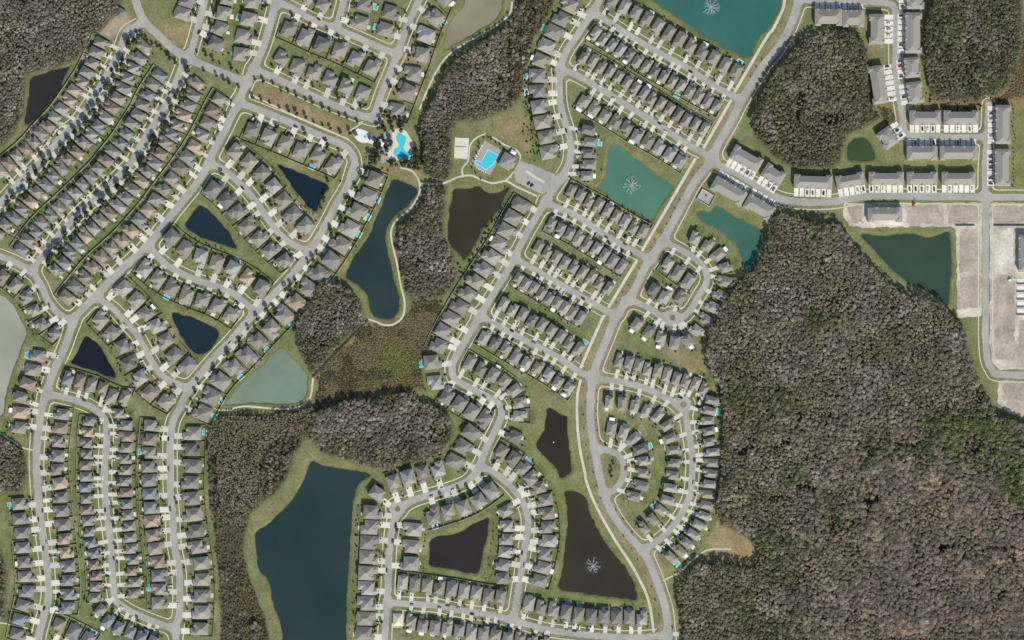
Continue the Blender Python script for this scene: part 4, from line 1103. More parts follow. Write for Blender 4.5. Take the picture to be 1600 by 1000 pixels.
tree_line([(1190,92),(1165,133)], 4, 0.8, 'sapling beside boulevard above second junction', 'boulevard saplings')
tree_line([(1092,262),(1010,402)], 12, 0.8, 'sapling left of boulevard by green fountain pond', 'boulevard saplings')
tree_line([(1000,418),(955,485)], 6, 0.8, 'sapling left of boulevard by lower block', 'boulevard saplings')
tree_line([(914,605),(912,650),(918,700),(928,745),(945,790),(968,828),(1000,880),(1018,920),(1028,960)], 18, 0.85, 'sapling between boulevard and path', 'boulevard saplings')
tree_line([(933,610),(931,660),(938,690)], 6, 0.8, 'sapling right of boulevard by the crescent', 'boulevard saplings')
tree_line([(952,775),(975,815),(1000,848)], 5, 0.9, 'sapling inside the boulevard and crescent corner', 'boulevard saplings')
tree_line([(1016,872),(1030,905),(1042,940),(1052,980)], 6, 0.9, 'sapling between boulevard and lower wood', 'boulevard saplings')
tree_line([(1038,395),(1012,440)], 4, 0.8, 'sapling right of boulevard by the upper loop', 'boulevard saplings')
tree_line([(560,790),(556,850),(553,920),(548,985)], 14, 0.9, 'shrubby tree on bank right of large lake', 'lake bank trees')
tree_line([(772,818),(767,850),(762,885),(757,905)], 9, 0.8, 'young tree on right bank of plum pond', 'pond bank trees')
tree_line([(868,772),(872,810),(874,850),(866,905)], 9, 0.8, 'young tree on left bank of brown fountain pond', 'pond bank trees')
tree_line([(880,940),(930,945),(990,945)], 7, 0.8, 'young tree on lower bank of brown fountain pond', 'pond bank trees')
tree_line([(290,370),(320,380),(352,390)], 9, 1.0, 'young tree on lower bank of second triangle pond', 'pond bank trees')
tree_line([(512,285),(508,305),(502,325)], 6, 1.8, 'tree on right bank of first triangle pond', 'pond bank trees')
tree_line([(440,262),(455,290),(472,318),(488,335)], 6, 1.0, 'young tree on left bank of first triangle pond', 'pond bank trees')
tree_line([(935,305),(975,326),(1012,345)], 9, 1.1, 'bush on lower bank of green fountain pond', 'pond bank trees')
tree_line([(826,160),(832,190),(838,220),(835,240)], 7, 1.4, 'dark bush on hedge line behind collector houses', 'hedge trees')
tree_line([(1583,165),(1584,225),(1583,290)], 20, 0.8, 'small shrub behind right edge townhouses', 'townhouse shrubs')
tree_line([(750,277),(740,262),(745,240),(756,213),(775,222),(788,232)], 14, 1.3, 'dark bush around rectangular pool deck', 'pool bushes')
tree_line([(957,724),(956,745)], 3, 1.8, 'dark tree on the teardrop green', 'green trees')
tree_line([(1067,629),(1069,635)], 2, 1.5, 'tree on the crescent turning circle', 'green trees')
for cx, cy, rx, ry, n, lab in ((594,238,17,18,20,'leafy tree crowding left of the resort pool'), (655,235,10,30,18,'leafy tree crowding right of the resort pool'),
                               (612,193,24,13,18,'leafy tree crowding above the resort pool'), (622,257,18,6,10,'leafy tree crowding below the resort pool')):
    k = 0; CL = []
    while k < n:
        px, py = cx + random.uniform(-rx, rx), cy + random.uniform(-ry, ry)
        q = W((px, py)); k += 1
        if gsample(FR, *q) < 1 or (poly_sdf(W([(620,209),(625,207.5),(634.5,214),(633.5,223),(632,232),(639,240),(640,248),(623,245),(615,241),(617,232),(622,230),(619,219)]), np.array([q[0]]), np.array([q[1]]))[0] < 2.0): continue
        CL.append((py, q[0], q[1], random.uniform(1.8, 3.0)))
    for m_, (py, x_, y_, r_) in enumerate(sorted(CL)):
        TREES.append((x_, y_, r_, f"{lab}, {ORD[m_]} from the top", lab.replace('leafy tree', 'leafy trees')))
vis = lambda t: abs(t[0]) < 560 and abs(t[1]) < 350
TREES = [t for t in TREES if vis(t)]
TREES.sort(key=lambda t: -t[2])
for (x, y, r, lab, grp) in TREES[:300]:
    t = empty('tree', (x, y, 0), random.uniform(0, 6.28), (r, r, r * random.uniform(1.0, 1.45)))
    tag(t, lab, 'tree', grp)
    a, b = random.choice(OAK)
    mesh_obj('trunk', a, t); mesh_obj('crown', b, t)
rest = TREES[300:]
if rest:
    P = np.array([(t[0], t[1], 0) for t in rest]); r = np.array([t[2] for t in rest])
    P[:, 2] = r * 1.2
    scatter('small_trees', P, np.c_[r, r, r * 0.75], np.tile([0.055, 0.066, 0.03], (len(P), 1)) * rng.uniform(0.7, 1.4, len(P))[:, None], rng.integers(4, 6, len(P)), pc, 'smaller young trees and saplings dotted along the streets', 'trees')
# garden shrubs
SP, SR, SC = [], [], []
for lot in LOTS:
    for k in range(10 if lot['row']['pal'] in ('west', 'mid', 'south') else 7):
        side = random.random()
        if side < 0.55: a, b = lot['d'] / 2 + random.uniform(-1.5, 2.8), random.uniform(-0.52, 0.52) * lot['w']
        elif side < 0.8: a, b = random.uniform(-0.5, 0.6) * lot['d'], random.choice((-1, 1)) * (lot['w'] / 2 + 0.9)
        else: a, b = -lot['d'] / 2 - random.uniform(1, 6), random.uniform(-0.55, 0.55) * lot['w']
        gxw = lot['tpl']['gx'] * lot['sx']
        if a > lot['d'] / 2 - 2 and abs(-b - gxw) < 2.9: continue
        q = lot_pt(lot, a, b)
        if gsample(FR, *q) < 1 or gsample(FP, *q) < 1: continue
        SP.append((q[0], q[1], 0)); r = random.uniform(0.5, 1.25); SR.append((r, r, r))
        c = random.choice([(0.06, 0.075, 0.03), (0.09, 0.11, 0.035), (0.05, 0.06, 0.035), (0.14, 0.13, 0.06)]); SC.append(c)
for pts, n, sp_ in (([(1425,150),(1480,163),(1560,160)], 90, 5), ([(828,100),(824,150),(840,250)], 80, 5), ([(790,300),(770,345),(740,400),(722,430)], 120, 3.5), ([(540,300),(600,250)], 40, 10)):
    q, _ = resample(W(pts), n)
    for p in q:
        p = p + rng.normal(size=2) * sp_
        if gsample(FP, *p) < 1.5 or gsample(FR, *p) < 1.5: continue
        SP.append((p[0], p[1], 0)); r = random.uniform(0.5, 1.3); SR.append((r, r, r)); SC.append((0.08, 0.095, 0.035))
scatter('garden_shrubs', np.array(SP), np.array(SR), np.array(SC), rng.integers(0, 3, len(SP)), sc_, 'low green shrubs planted around houses and pond edges', 'shrubs')

# ------------------------------------------------------------------ garden fences: one joined run for each row
def wall_run(mb, p, q, h, t=0.14, z=0.0):
    p, q = np.asarray(p, float), np.asarray(q, float)
    d = q - p; L = np.hypot(*d)
    if L < 0.3: return
    n = np.array([-d[1], d[0]]) / L * t / 2
    vs = [(*(p - n), z), (*(q - n), z), (*(q + n), z), (*(p + n), z)]
    vs += [(a, b, z + h) for a, b, _ in vs]
    mb.add(vs, [(4,5,6,7),(0,1,5,4),(1,2,6,5),(2,3,7,6),(3,0,4,7)])
byrow = {}
for lot in LOTS: byrow.setdefault(id(lot['row']), []).append(lot)
for r in R:
    if not r['fence']: continue
    ls = byrow[id(r)]
    if len(ls) < 2: continue
    mb = MB()
    rear = 4.2 if r['w'] < 13 else 5.0
    if r['pal'] == 'west': rear = 5.6
    cs = np.array([l['c'] for l in ls]); us = np.array([l['u'] for l in ls]); ds = np.array([l['d'] for l in ls])
    mids = [(cs[0] * 1.5 - cs[1] * 0.5)] + [(cs[i] + cs[i + 1]) / 2 for i in range(len(cs) - 1)] + [(cs[-1] * 1.5 - cs[-2] * 0.5)]
    um = [us[0]] + [(us[i] + us[i + 1]) / 2 for i in range(len(us) - 1)] + [us[-1]]
    dm = np.median(ds)
    back = [m - u * (dm / 2 + rear) for m, u in zip(mids, um)]
    side = [m - u * (dm * random.uniform(-0.1, 0.25)) for m, u in zip(mids, um)]
    ok = lambda p: gsample(FP, *p) > 2.5 and gsample(FR, *p) > 2.2
    fh = 1.85
    fm = M['fence_white' if r['fence'] == 'white' or random.random() < 0.3 else 'fence_dark']
    for i in range(len(back)):
        if r['fence'] == 'side':
            if ok(back[i]) and i < len(ls):
                sb = MB(); wall_run(sb, back[i], side[i], fh, 0.16)
                tag(mesh_obj('garden_fence', sb.mesh('garden_fence', [fm])), f"side fence of house {ls[i]['where']}", 'fence', 'side fences')
            continue
        if ok(back[i]) and (i in (0, len(back) - 1) or random.random() < 0.85): wall_run(mb, back[i], side[i], fh, 0.16)
        if i + 1 < len(back) and ok(back[i]) and ok(back[i + 1]): wall_run(mb, back[i], back[i + 1], fh + 0.03, 0.16)
    if mb.v:
        o = mesh_obj('garden_fence', mb.mesh('garden_fence', [fm]))
        tag(o, f"garden fence dividing the back yards of row {r['desc']}", 'fence', 'garden fences')

# ------------------------------------------------------------------ back yard pools
def slab(name, poly, z0, z1, m, parent=None, origin=(0, 0)):
    P = [(p[0] - origin[0], p[1] - origin[1]) for p in poly]
    A = sum(P[i][0] * P[(i + 1) % len(P)][1] - P[(i + 1) % len(P)][0] * P[i][1] for i in range(len(P)))
    if A < 0: P = P[::-1]
    n = len(P)
    vs = [(a, b, z0) for a, b in P] + [(a, b, z1) for a, b in P]
    fs = [tuple(range(n, 2 * n))] + [(i, (i + 1) % n, n + (i + 1) % n, n + i) for i in range(n)]
    return mesh_obj(name, mesh_np(name, vs, fs, [M[m]]), parent)
pdeck = MB(); pdeck.box(-3.6, 3.6, -2.6, 2.6, 0, 0.12); PDECK = pdeck.mesh('deck', [M['cooldeck']])
pw = MB(); pw.add([(-2.9,-1.3,0.15),(-2.2,-1.9,0.15),(2.2,-1.9,0.15),(2.9,-1.2,0.15),(2.9,1.3,0.15),(1.6,1.9,0.15),(-1.0,1.5,0.15),(-2.6,1.8,0.15)], [tuple(range(8))])
PWATER = pw.mesh('water', [M['poolwater']])
cage = MB()
for x_ in (-3.5, -1.75, 0, 1.75, 3.5):
    for a, b in (((x_, -2.5, 0), (x_, -2.5, 2.7)), ((x_, 2.5, 0), (x_, 2.5, 2.7)), ((x_, -2.5, 2.7), (x_, 2.5, 2.7))): cage.tube(a, b, 0.05, 0.05, 4)
for y_ in (-2.5, 0, 2.5): cage.tube((-3.5, y_, 2.7), (3.5, y_, 2.7), 0.05, 0.05, 4)
CAGE = cage.mesh('screen_frame', [M['screen']])
for lot in LOTS:
    if lot['opt'] != 'p': continue
    q = lot_pt(lot, -lot['d'] / 2 - 3.4, random.uniform(-1.5, 1.5))
    if gsample(FP, *q) < 3: q = lot_pt(lot, -lot['d'] / 2 - 2.6, 0)
    t = empty('swimming_pool', (q[0], q[1], 0.02), lot['rz'] + (math.pi if random.random() < 0.5 else 0))
    tag(t, f"turquoise pool behind house {lot['where']}", 'swimming pool', 'back yard pools')
    mesh_obj('deck', PDECK, t); mesh_obj('water', PWATER, t)
    if random.random() < 0.6: mesh_obj('screen_frame', CAGE, t)

# ------------------------------------------------------------------ cars
def car_mesh(colour):
    mb = MB()
    L, Wd = 4.6, 1.86
    prof = [(-L/2, 0.45, 0.80), (-L/2 + 0.15, 0.80, 0.86), (-0.95, 0.98, 0.95), (1.55, 1.0, 0.95), (L/2 - 0.1, 0.92, 0.88), (L/2, 0.5, 0.82)]
    vs = []
    for (x, z, k) in prof:
        w = Wd / 2 * k
        vs += [(x, -w, 0.28), (x, -w, z), (x, w, z), (x, w, 0.28)]
    fs = []
    for i in range(len(prof) - 1):
        a, b = 4 * i, 4 * i + 4
        fs += [(a, b, b + 1, a + 1), (a + 1, b + 1, b + 2, a + 2), (a + 2, b + 2, b + 3, a + 3)]
    fs += [(0, 1, 2, 3), (23, 22, 21, 20)]
    mb.add(vs, fs, 0)
    g = [(-1.05, 0.97, 0.80), (-0.35, 1.42, 0.66), (1.15, 1.44, 0.66), (1.85, 0.99, 0.80)]
    vs = []
    for (x, z, w) in g: vs += [(x, -w, z), (x, w, z)]
    mb.add(vs, [(0, 1, 3, 2), (4, 5, 7, 6), (0, 2, 4, 6), (1, 7, 5, 3)], 1)
    mb.box(-0.32, 1.12, -0.63, 0.63, 1.40, 1.47, 0)
    for x in (-1.4, 1.4):
        for y in (-0.85, 0.85): mb.tube((x, y - 0.1, 0.33), (x, y + 0.1, 0.33), 0.33, 0.33, 8, 2)
    return mb.mesh('car', [M['car_' + colour], M['glass'], M['tyre']])
CARM = {k: car_mesh(k) for k in CARCOL}
CPICK = ['white'] * 6 + ['black'] * 5 + ['silver'] * 4 + ['dark grey'] * 4 + ['red'] + ['blue'] * 2
n_car = 0
def put_car(x, y, rz, where, grp, colour=None):
    global n_car
    if n_car >= 300 or abs(x) > 558 or abs(y) > 348: return
    n_car += 1
    c = colour or random.choice(CPICK)
    o = mesh_obj('car', CARM[c], None, (x, y, 0.16), rz + random.gauss(0, 0.05))
    k_ = random.uniform(0.94, 1.1); o.scale = (k_, random.uniform(0.97, 1.08), random.uniform(0.95, 1.25))
    tag(o, f"{c if len((c + ' car ' + where).split()) <= 16 else c.split()[-1]} car{',' if where.startswith('house') else ''} {where}", 'car', grp)
for (x, y, rz, where, (xa, n, i, fd)) in CARS:
    u = math.radians(fd) + math.pi / 2
    ax = (math.cos(u), math.sin(u))
    flip = ('right', 'left') if abs(ax[0]) > abs(ax[1]) else ('bottom', 'top')
    # ordinal counted from the left or top of the block
    pos = i if ((ax[0] > 0) if abs(ax[0]) > abs(ax[1]) else (ax[1] < 0)) else n - 1 - i
    e = 'left' if abs(ax[0]) > abs(ax[1]) else 'top'
    w = where.format(ORD[pos], e)
    put_car(x, y, rz, ' '.join(w.split()[:14]), 'cars on the townhouse drives')
for lot in LOTS:
    if random.random() < lot['row']['cars'] * 0.75:
        b = -lot['tpl']['gx'] * lot['sx'] + random.choice((-1.1, 1.1))
        q = lot_pt(lot, lot['d'] / 2 + random.uniform(2.6, 4.5), b)
        put_car(q[0], q[1], lot['rz'] + math.pi / 2, f"house {lot['where']}", 'cars on house drives', 'red' if lot['where'].startswith('sixth from the top in row left of the second') else None)
for lot in LOTS:
    if random.random() < 0.13:
        b = lot['tpl']['gx'] * lot['sx'] + random.uniform(-1, 1)
        for a in np.arange(lot['d'] / 2 + 4, lot['d'] / 2 + 20, 0.4):
            q = lot_pt(lot, a, b)
            if gsample(FR0, *q) < -1.1:
                put_car(q[0], q[1], lot['rz'] + (0 if random.random() < 0.5 else math.pi), f"outside house {lot['where']}", 'cars at the kerb'); break
for px, py, deg, c, w in ((826,287,40,'black','left of two side by side in clubhouse car park'), (831,290,40,'black','right of two side by side in clubhouse car park'), (838,269,-30,'dark grey','alone near the clubhouse car park exit'), (822,284.5,40,'white','beside the two black ones in clubhouse car park'), (845,297,40,'silver','nearest the road in clubhouse car park'), (826,260,-120,'silver','in the upper row of clubhouse car park, left one'), (835,265,-120,'white','in the upper row of clubhouse car park, right one'),
                          (534,300,57,'white','parked on the kerb beside first triangle pond, upper one'), (529,309,57,'silver','parked on the kerb beside first triangle pond, lower one'), (514,336,60,'dark grey','parked on the street below first triangle pond'),
                          (1103,269,60,'black','driving on the boulevard below the junction'), (1474,207,90,'black','waiting between the two sunny drives'), (931,363,-30,'white','parked on the street below green fountain pond'),
                          (901,981,-10,'dark grey','parked on the bottom street, left one'), (917,990,-8,'silver','parked on the bottom street, middle one'), (945,991,-5,'black','parked on the bottom street, right one'),
                          (738,612,-25,'silver','parked on the street at the collector bend'), (736,523,60,'dark grey','parked on the collector left of last cross street'), (679,950,0,'white','parked on the street below plum pond row'),
                          (90,371,45,'red','stopped at the kerb of the second street'), (1422,310,2,'dark grey','on the road beside the building plot, left one'), (1446,311,2,'black','on the road beside the building plot, right one')):
    q = W((px, py)); put_car(q[0], q[1], math.radians(deg), w, 'cars on the streets', c)

# ------------------------------------------------------------------ fountains
def fountain(px, py, rad, arms, label):
    c = W((px, py))
    h = empty('fountain', (c[0], c[1], -0.58))
    tag(h, label, 'fountain', 'pond fountains')
    fl = MB(); fl.tube((0, 0, -0.1), (0, 0, 0.35), 0.7, 0.5, 10); fl.tube((0, 0, 0.35), (0, 0, 0.8), 0.12, 0.1, 6)
    mesh_obj('float', fl.mesh('float', [M['steel']]), h)
    def drops(mb, p, s):
        x, y, z = p
        mb.add([(x+s,y,z),(x,y+s,z),(x-s,y,z),(x,y-s,z),(x,y,z+s),(x,y,z-s)], [(0,1,4),(1,2,4),(2,3,4),(3,0,4),(1,0,5),(2,1,5),(3,2,5),(0,3,5)])
    for k in range(arms):
        a = 2 * math.pi * k / arms + random.uniform(-0.16, 0.16)
        mb = MB(); L = rad * random.uniform(0.65, 1.15)
        for i in range(170):
            t = random.random() ** 0.85
            z = 0.8 + 5.0 * t * (1 - t) * 1.6 + random.gauss(0, 0.15)
            sp = 0.12 + 0.75 * t * t
            r_ = L * t
            b = random.gauss(0, sp)
            drops(mb, (r_ * math.cos(a) - b * math.sin(a), r_ * math.sin(a) + b * math.cos(a), max(z, 0.05)), random.uniform(0.08, 0.2))
        o = mesh_obj('jet', mb.mesh('jet', [M['spray']]), h); o['kind'] = 'stuff'
    mb = MB()
    for i in range(150):
        drops(mb, (random.gauss(0, 1.1), random.gauss(0, 1.1), random.uniform(0.3, 4.5)), random.uniform(0.06, 0.17))
    fo = MB()
    for i in range(260):
        a, r_ = random.uniform(0, 6.283), rad * math.sqrt(random.random()) * 1.1
        drops(fo, (r_ * math.cos(a), r_ * math.sin(a), 0.02), random.uniform(0.06, 0.16))
    o = mesh_obj('foam', fo.mesh('foam', [M['spray']]), h); o['kind'] = 'stuff'
    o = mesh_obj('plume', mb.mesh('plume', [M['spray']]), h); o['kind'] = 'stuff'
fountain(1111, 11, 9.5, 12, 'star shaped white fountain spray on the teal lake at the top')
fountain(987, 289, 9.5, 11, 'star shaped white fountain spray on the green pond')
fountain(927, 884, 9.5, 9, 'star shaped white fountain spray on the lower brown pond')
b = MB(); b.tube((0, 0, -0.2), (0, 0, 0.4), 0.8, 0.6, 10); b.tube((0, 0, 0.4), (0, 0, 1.0), 0.15, 0.1, 6)
q = W((865, 691)); tag(mesh_obj('aerator_float', b.mesh('aerator_float', [M['white']]), None, (q[0], q[1], -0.6)), 'small white aerator float on the narrow dark pond', 'float')

# ------------------------------------------------------------------ clubhouse with the rectangular pool
dk = [tuple(W(p)) for p in [(757,219),(786,236),(766,274),(734,256)]]
t = empty('community_pool', (*W((762, 250)), 0)); o_ = W((762, 250))
tag(t, 'large turquoise rectangular pool on a grey paver deck beside the clubhouse', 'swimming pool')
slab('deck', dk, 0.02, 0.14, 'deck', t, o_)
slab('water', [tuple(W(p)) for p in [(762.5,233.5),(779,243),(771,256),(760,265),(742,255),(744,250),(751.5,253)]], 0.1, 0.17, 'poolwater', t, o_)
rim = MB()
pp = [W(p) - o_ for p in [(762.5,233.5),(779,243),(771,256),(760,265),(742,255),(744,250),(751.5,253)]]
for a, b2 in zip(pp, pp[1:] + pp[:1]): wall_run(rim, a, b2, 0.2, 0.35, 0.02)
mesh_obj('coping', rim.mesh('coping', [M['white']]), t)
def lounger_set():
    mb = MB(); mb.box(-0.35, 0.35, -1.0, 0.45, 0.25, 0.35); mb.add([(-0.35,0.45,0.3),(0.35,0.45,0.3),(0.35,1.0,0.8),(-0.35,1.0,0.8)], [(0,1,2,3)])
    for x in (-0.3, 0.3):
        for y in (-0.9, 0.4): mb.box(x - 0.04, x + 0.04, y - 0.04, y + 0.04, 0, 0.27)
    return mb.mesh('sun_lounger', [M['white']])
LM = lounger_set()
for k in range(12):
    p = W((748 + k * 0.9 + 3, 236 - k * 1.05 + 12)) if k < 6 else W((745 + (k - 6) * 2.6, 262 + (k - 6) * 1.5))
    if k < 6: p = W((743 + k * 2.1, 248 - k * 4.0))
    o = mesh_obj('sun_lounger', LM, None, (p[0], p[1], 0.14), math.radians(60 if k < 6 else 150))
    tag(o, f"white sun lounger {'left of' if k < 6 else 'below'} the rectangular pool, {ORD[k % 6]} from the {'bottom' if k < 6 else 'left'}", 'sun lounger', 'loungers by the rectangular pool')
def building(name, px, py, w, d, rot, e, roofm, label, cat, pitch=0.45, wing=True):
    c = W((px, py)); h = empty(name, (c[0], c[1], 0), math.radians(rot)); tag(h, label, cat)
    wl, rf = MB(), MB()
    wl.box(-w/2, w/2, -d/2, d/2, 0, e - 0.1); hip(rf, -w/2, w/2, -d/2, d/2, e, pitch)
    if wing:
        wl.box(-w*0.24, w*0.22, -d*0.68, 0, 0, e - 0.3); hip(rf, -w*0.24, w*0.22, -d*0.68, 0.5, e - 0.25, pitch)
    mesh_obj('wall', wl.mesh('wall', [M['stucco']]), h); mesh_obj('roof', rf.mesh('roof', [M[roofm]]), h)
    dr = MB(); dr.box(-0.9, 0.9, -d * (0.68 if wing else 0.5) - 0.06, -d * (0.68 if wing else 0.5) + 0.02, 0, 2.2)
    mesh_obj('door', dr.mesh('door', [M['fdoor']]), h)
    for s_ in (-1, 1):
        wn_ = MB(); wn_.box(s_ * w * 0.38 - 0.8, s_ * w * 0.38 + 0.8, -d/2 - 0.06, -d/2 + 0.02, 0.9, 2.2); mesh_obj('window', wn_.mesh('window', [M['glass']]), h)
    return h
building('clubhouse', 792, 252, 15.5, 13.5, 60, 4.2, 'roof_light', 'grey hip roofed clubhouse beside the rectangular pool', 'clubhouse')
building('small_pavilion', 802, 238, 5, 3.2, -30, 2.8, 'white', 'tiny white roofed pavilion at the corner of the clubhouse', 'pavilion', wing=False)
ct = empty('sand_court', (*W((721, 232)), 0)); o_ = W((721, 232)); tag(ct, 'cream sand volleyball court left of the clubhouse pool', 'court')
cp = [(711,215),(733,216),(730,249),(709.5,247)]
slab('sand', [tuple(W(p)) for p in cp], 0.0, 0.09, 'court', ct, o_)
bd = MB(); pp = [W(p) - o_ for p in cp]
for a, b2 in zip(pp, pp[1:] + pp[:1]): wall_run(bd, a, b2, 0.22, 0.2, 0)
mesh_obj('border', bd.mesh('border', [M['concrete']]), ct)
nt_ = MB(); a, b2 = W((712.5, 231.5)) - o_, W((729.5, 232.5)) - o_
nt_.tube((*a, 0), (*a, 2.5), 0.06, 0.06, 5); nt_.tube((*b2, 0), (*b2, 2.5), 0.06, 0.06, 5); wall_run(nt_, a, b2, 0.9, 0.03, 1.5)
mesh_obj('net', nt_.mesh('net', [M['steel']]), ct)
slab('parking_island', [tuple(W(p)) for p in [(820,268),(824,266),(838,275),(852,283),(850,287),(835,279)]], 0.05, 0.2, 'concrete', pavement)
for k in range(9):                                                # painted bays
    ln = MB(); p = W((816 + k * 3.6, 275 + k * 2.1)); d_ = np.array([math.cos(math.radians(-120)), math.sin(math.radians(-120))])
    wall_run(ln, p, p + d_ * 4.6, 0.012, 0.14, 0.062)
    mesh_obj('bay_line', ln.mesh('bay_line', [M['paintline']]), road)

# ------------------------------------------------------------------ freeform resort pool
t = empty('resort_pool', (*W((627, 228)), 0)); o_ = W((627, 228)); tag(t, 'freeform turquoise resort pool on a cream deck among trees', 'swimming pool')
slab('paver_deck', [tuple(W(p)) for p in [(600,206),(614,203),(620,225),(612,246),(597,256),(588,246),(596,224)]], 0.0, 0.10, 'deck', t, o_)
slab('deck', [tuple(p) for p in catmull([W(p) for p in [(614,202),(632,203),(640,214),(648,228),(648,250),(640,254),(618,250),(606,246),(606,238),(613,230),(613,215)]], True, 3)], 0.02, 0.15, 'cooldeck', t, o_)
fp_pts = [(620,209),(625,207.5),(629,210),(634.5,214),(633.5,223),(631,228),(631,232),(634,236),(639,240),(640,246),(636,249),(630,246.5),(623,245),(617,244),(615,237),(617,232),(622,230),(623,224),(619,219)]
slab('water', [tuple(p) for p in catmull([W(p) for p in fp_pts], True, 3)], 0.1, 0.19, 'poolwater', t, o_)
t = empty('splash_pad', (*W((568, 214)), 0)); o_ = W((568, 214)); tag(t, 'white rounded splash pad with blue canopies beside the median', 'splash pad')
slab('pad', [tuple(p) for p in catmull([W(p) for p in [(553,205),(560,201),(570,204),(578,209),(585,220),(583,226),(575,223),(565,223),(556,217),(552,210)]], True, 3)], 0.0, 0.14, 'whitecon', t, o_)
slab('water_film', [tuple(p) for p in catmull([W(p) for p in [(569,211),(572,212),(573,215),(571,216),(568,214)]], True, 2)], 0.1, 0.17, 'poolwater', t, o_)
M['canopy_blue'] = mat('blue_canopy', (0.06, 0.08, 0.13), 0.8, 0.1, 1)
for px, py, w in ((555.5, 209.5, 'left'), (578, 215, 'right')):
    c = W((px, py)); h = empty('shade_canopy', (c[0], c[1], 0.14), 0.5); tag(h, f"dark blue shade canopy on the {w} of the white splash pad", 'canopy')
    cp_ = MB(); cp_.add([(-2,-2.4,2.7),(2,-2.4,2.7),(2,2.4,2.7),(-2,2.4,2.7),(0,0,3.6)], [(0,1,4),(1,2,4),(2,3,4),(3,0,4)]); mesh_obj('canopy', cp_.mesh('canopy', [M['canopy_blue']]), h)
    for x_ in (-1.9, 1.9):
        for y_ in (-2.3, 2.3):
            p_ = MB(); p_.tube((x_, y_, 0), (x_, y_, 2.75), 0.06, 0.06, 6); mesh_obj('post', p_.mesh('post', [M['steel']]), h)
building('white_pavilion', 596, 223, 5.5, 5.5, 62, 3.0, 'white', 'square white roofed pavilion left of the resort pool', 'pavilion', wing=False)
building('entrance_building', 188, 22, 11, 8, 60, 3.2, 'roof_dark', 'small dark roofed pump house on sandy ground by the top left wood', 'building', wing=False)

# ------------------------------------------------------------------ boardwalk, walls, plots
a, b2 = W((575, 500)), W((488, 590)); d_ = b2 - a; L = np.hypot(*d_); h = empty('boardwalk', (a[0], a[1], 0), math.atan2(d_[1], d_[0]))
tag(h, 'dark timber boardwalk running diagonally between the wood and marsh', 'boardwalk')
dk_ = MB(); dk_.box(0, L, -0.9, 0.9, 1.0, 1.12, bottom=True); mesh_obj('deck', dk_.mesh('deck', [M['wood']]), h)
for s_ in (-1, 1):
    rl = MB(); rl.box(0, L, s_ * 0.95 - 0.05, s_ * 0.95 + 0.05, 2.0, 2.1, bottom=True)
    for k in range(int(L / 3) + 1): rl.box(k * 3 - 0.06, k * 3 + 0.06, s_ * 0.95 - 0.07, s_ * 0.95 + 0.07, 0, 2.0)
    mesh_obj('railing', rl.mesh('railing', [M['wood']]), h)
h = empty('lift_station', (*W((1103, 309)), 0), math.radians(-30)); tag(h, 'walled utility lift station yard above the green pond', 'utility yard')
sl = MB(); sl.box(-8, 8, -6.5, 6.5, 0, 0.12); mesh_obj('yard', sl.mesh('yard', [M['deck']]), h)
for x0, x1, y0, y1 in ((-8.1, 8.1, 6.3, 6.6), (-8.1, 8.1, -6.6, -6.3), (-8.2, -7.9, -6.25, 6.25), (7.9, 8.2, -6.25, 6.25)):
    w_ = MB(); w_.box(x0, x1, y0, y1, 0, 2.0); mesh_obj('wall', w_.mesh('wall', [M['whitecon']]), h)
cab = MB(); cab.box(-1, 1, 1, 2.2, 0.12, 1.9); mesh_obj('cabinet', cab.mesh('cabinet', [M['steel']]), h)
for k, (p, q2, w) in enumerate((((1493,353),(1523,353),'left of the far right street'), ((1553,353),(1650,353),'right of the far right street'))):
    mb = MB(); wall_run(mb, W(p), W(q2), 2.2, 0.4)
    tag(mesh_obj('retaining_wall', mb.mesh('retaining_wall', [M['fence_dark']])), f"low dark retaining wall across the bare plots {w}", 'wall')
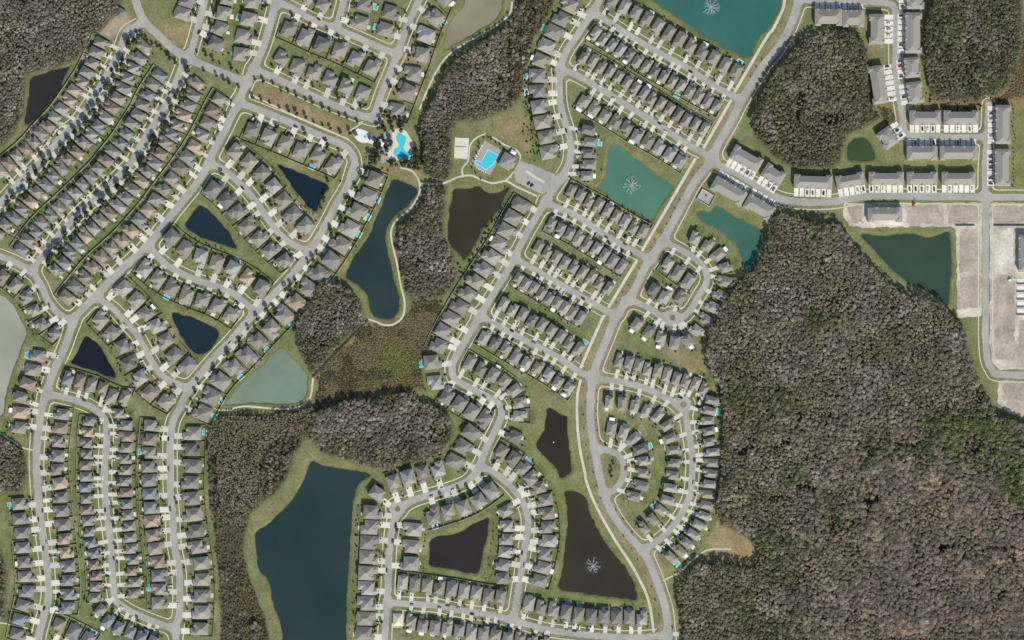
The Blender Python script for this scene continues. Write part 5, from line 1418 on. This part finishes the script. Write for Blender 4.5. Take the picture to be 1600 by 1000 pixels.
for k, py in enumerate((440, 452, 464, 476, 488)):
    c = W((1602, py)); o = MB(); o.box(-9, 9, -3.4, 3.4, 0, 0.35)
    o.box(-9, 9, -3.4, -3.2, 0.35, 2.6)
    tag(mesh_obj('foundation_slab', o.mesh('foundation_slab', [M['whitecon']]), None, (c[0], c[1], 0.03)), f"white concrete foundation slab at the right edge, {ORD[k]} from the top", 'slab', 'foundation slabs')
h = empty('unfinished_house', (*W((622, 968)), 0)); tag(h, 'unfinished house with pale bare roof sheets at the bottom junction', 'house')
w_ = MB(); w_.box(-5, 5, -6.5, 6.5, 0, 2.9); mesh_obj('wall', w_.mesh('wall', [M['stucco']]), h)
rf = MB(); hip(rf, -5, 5, -6.5, 6.5, 3.0, 0.45, 0.3); mesh_obj('roof', rf.mesh('roof', [M['concrete']]), h)
st = MB(); st.box(-6.5, 6.5, -9, 9, 0, 0.05); mesh_obj('yard', st.mesh('yard', [M['sand']]), h)
def machine(px, py, rot, label, colour):
    c = W((px, py)); h = empty('excavator', (c[0], c[1], 0.03), math.radians(rot)); tag(h, label, 'excavator')
    for s_ in (-1, 1):
        t_ = MB(); t_.box(-2, 2, s_ * 1.1 - 0.3, s_ * 1.1 + 0.3, 0, 0.8); mesh_obj('track', t_.mesh('track', [M['tyre']]), h)
    b_ = MB(); b_.box(-1.8, 1.2, -1.3, 1.3, 0.85, 2.0); b_.box(-0.2, 1.1, 0.2, 1.25, 2.0, 3.0); mesh_obj('cab', b_.mesh('cab', [M[colour]]), h)
    a_ = MB(); a_.tube((1.0, -0.3, 1.6), (3.8, -0.3, 3.6), 0.25, 0.2, 6); a_.tube((3.8, -0.3, 3.6), (5.6, -0.3, 1.2), 0.2, 0.15, 6); a_.box(5.2, 6.0, -0.8, 0.2, 0.3, 1.2); mesh_obj('arm', a_.mesh('arm', [M[colour]]), h)
M['orange'] = mat('machine_orange', (0.42, 0.13, 0.03), 0.5, 0.05, 1)
machine(1428, 320, 80, 'orange excavator on the bare plot beside the lone townhouse block', 'orange')
machine(1578, 438, 20, 'white excavator on the bare plot left of the white slabs', 'white')
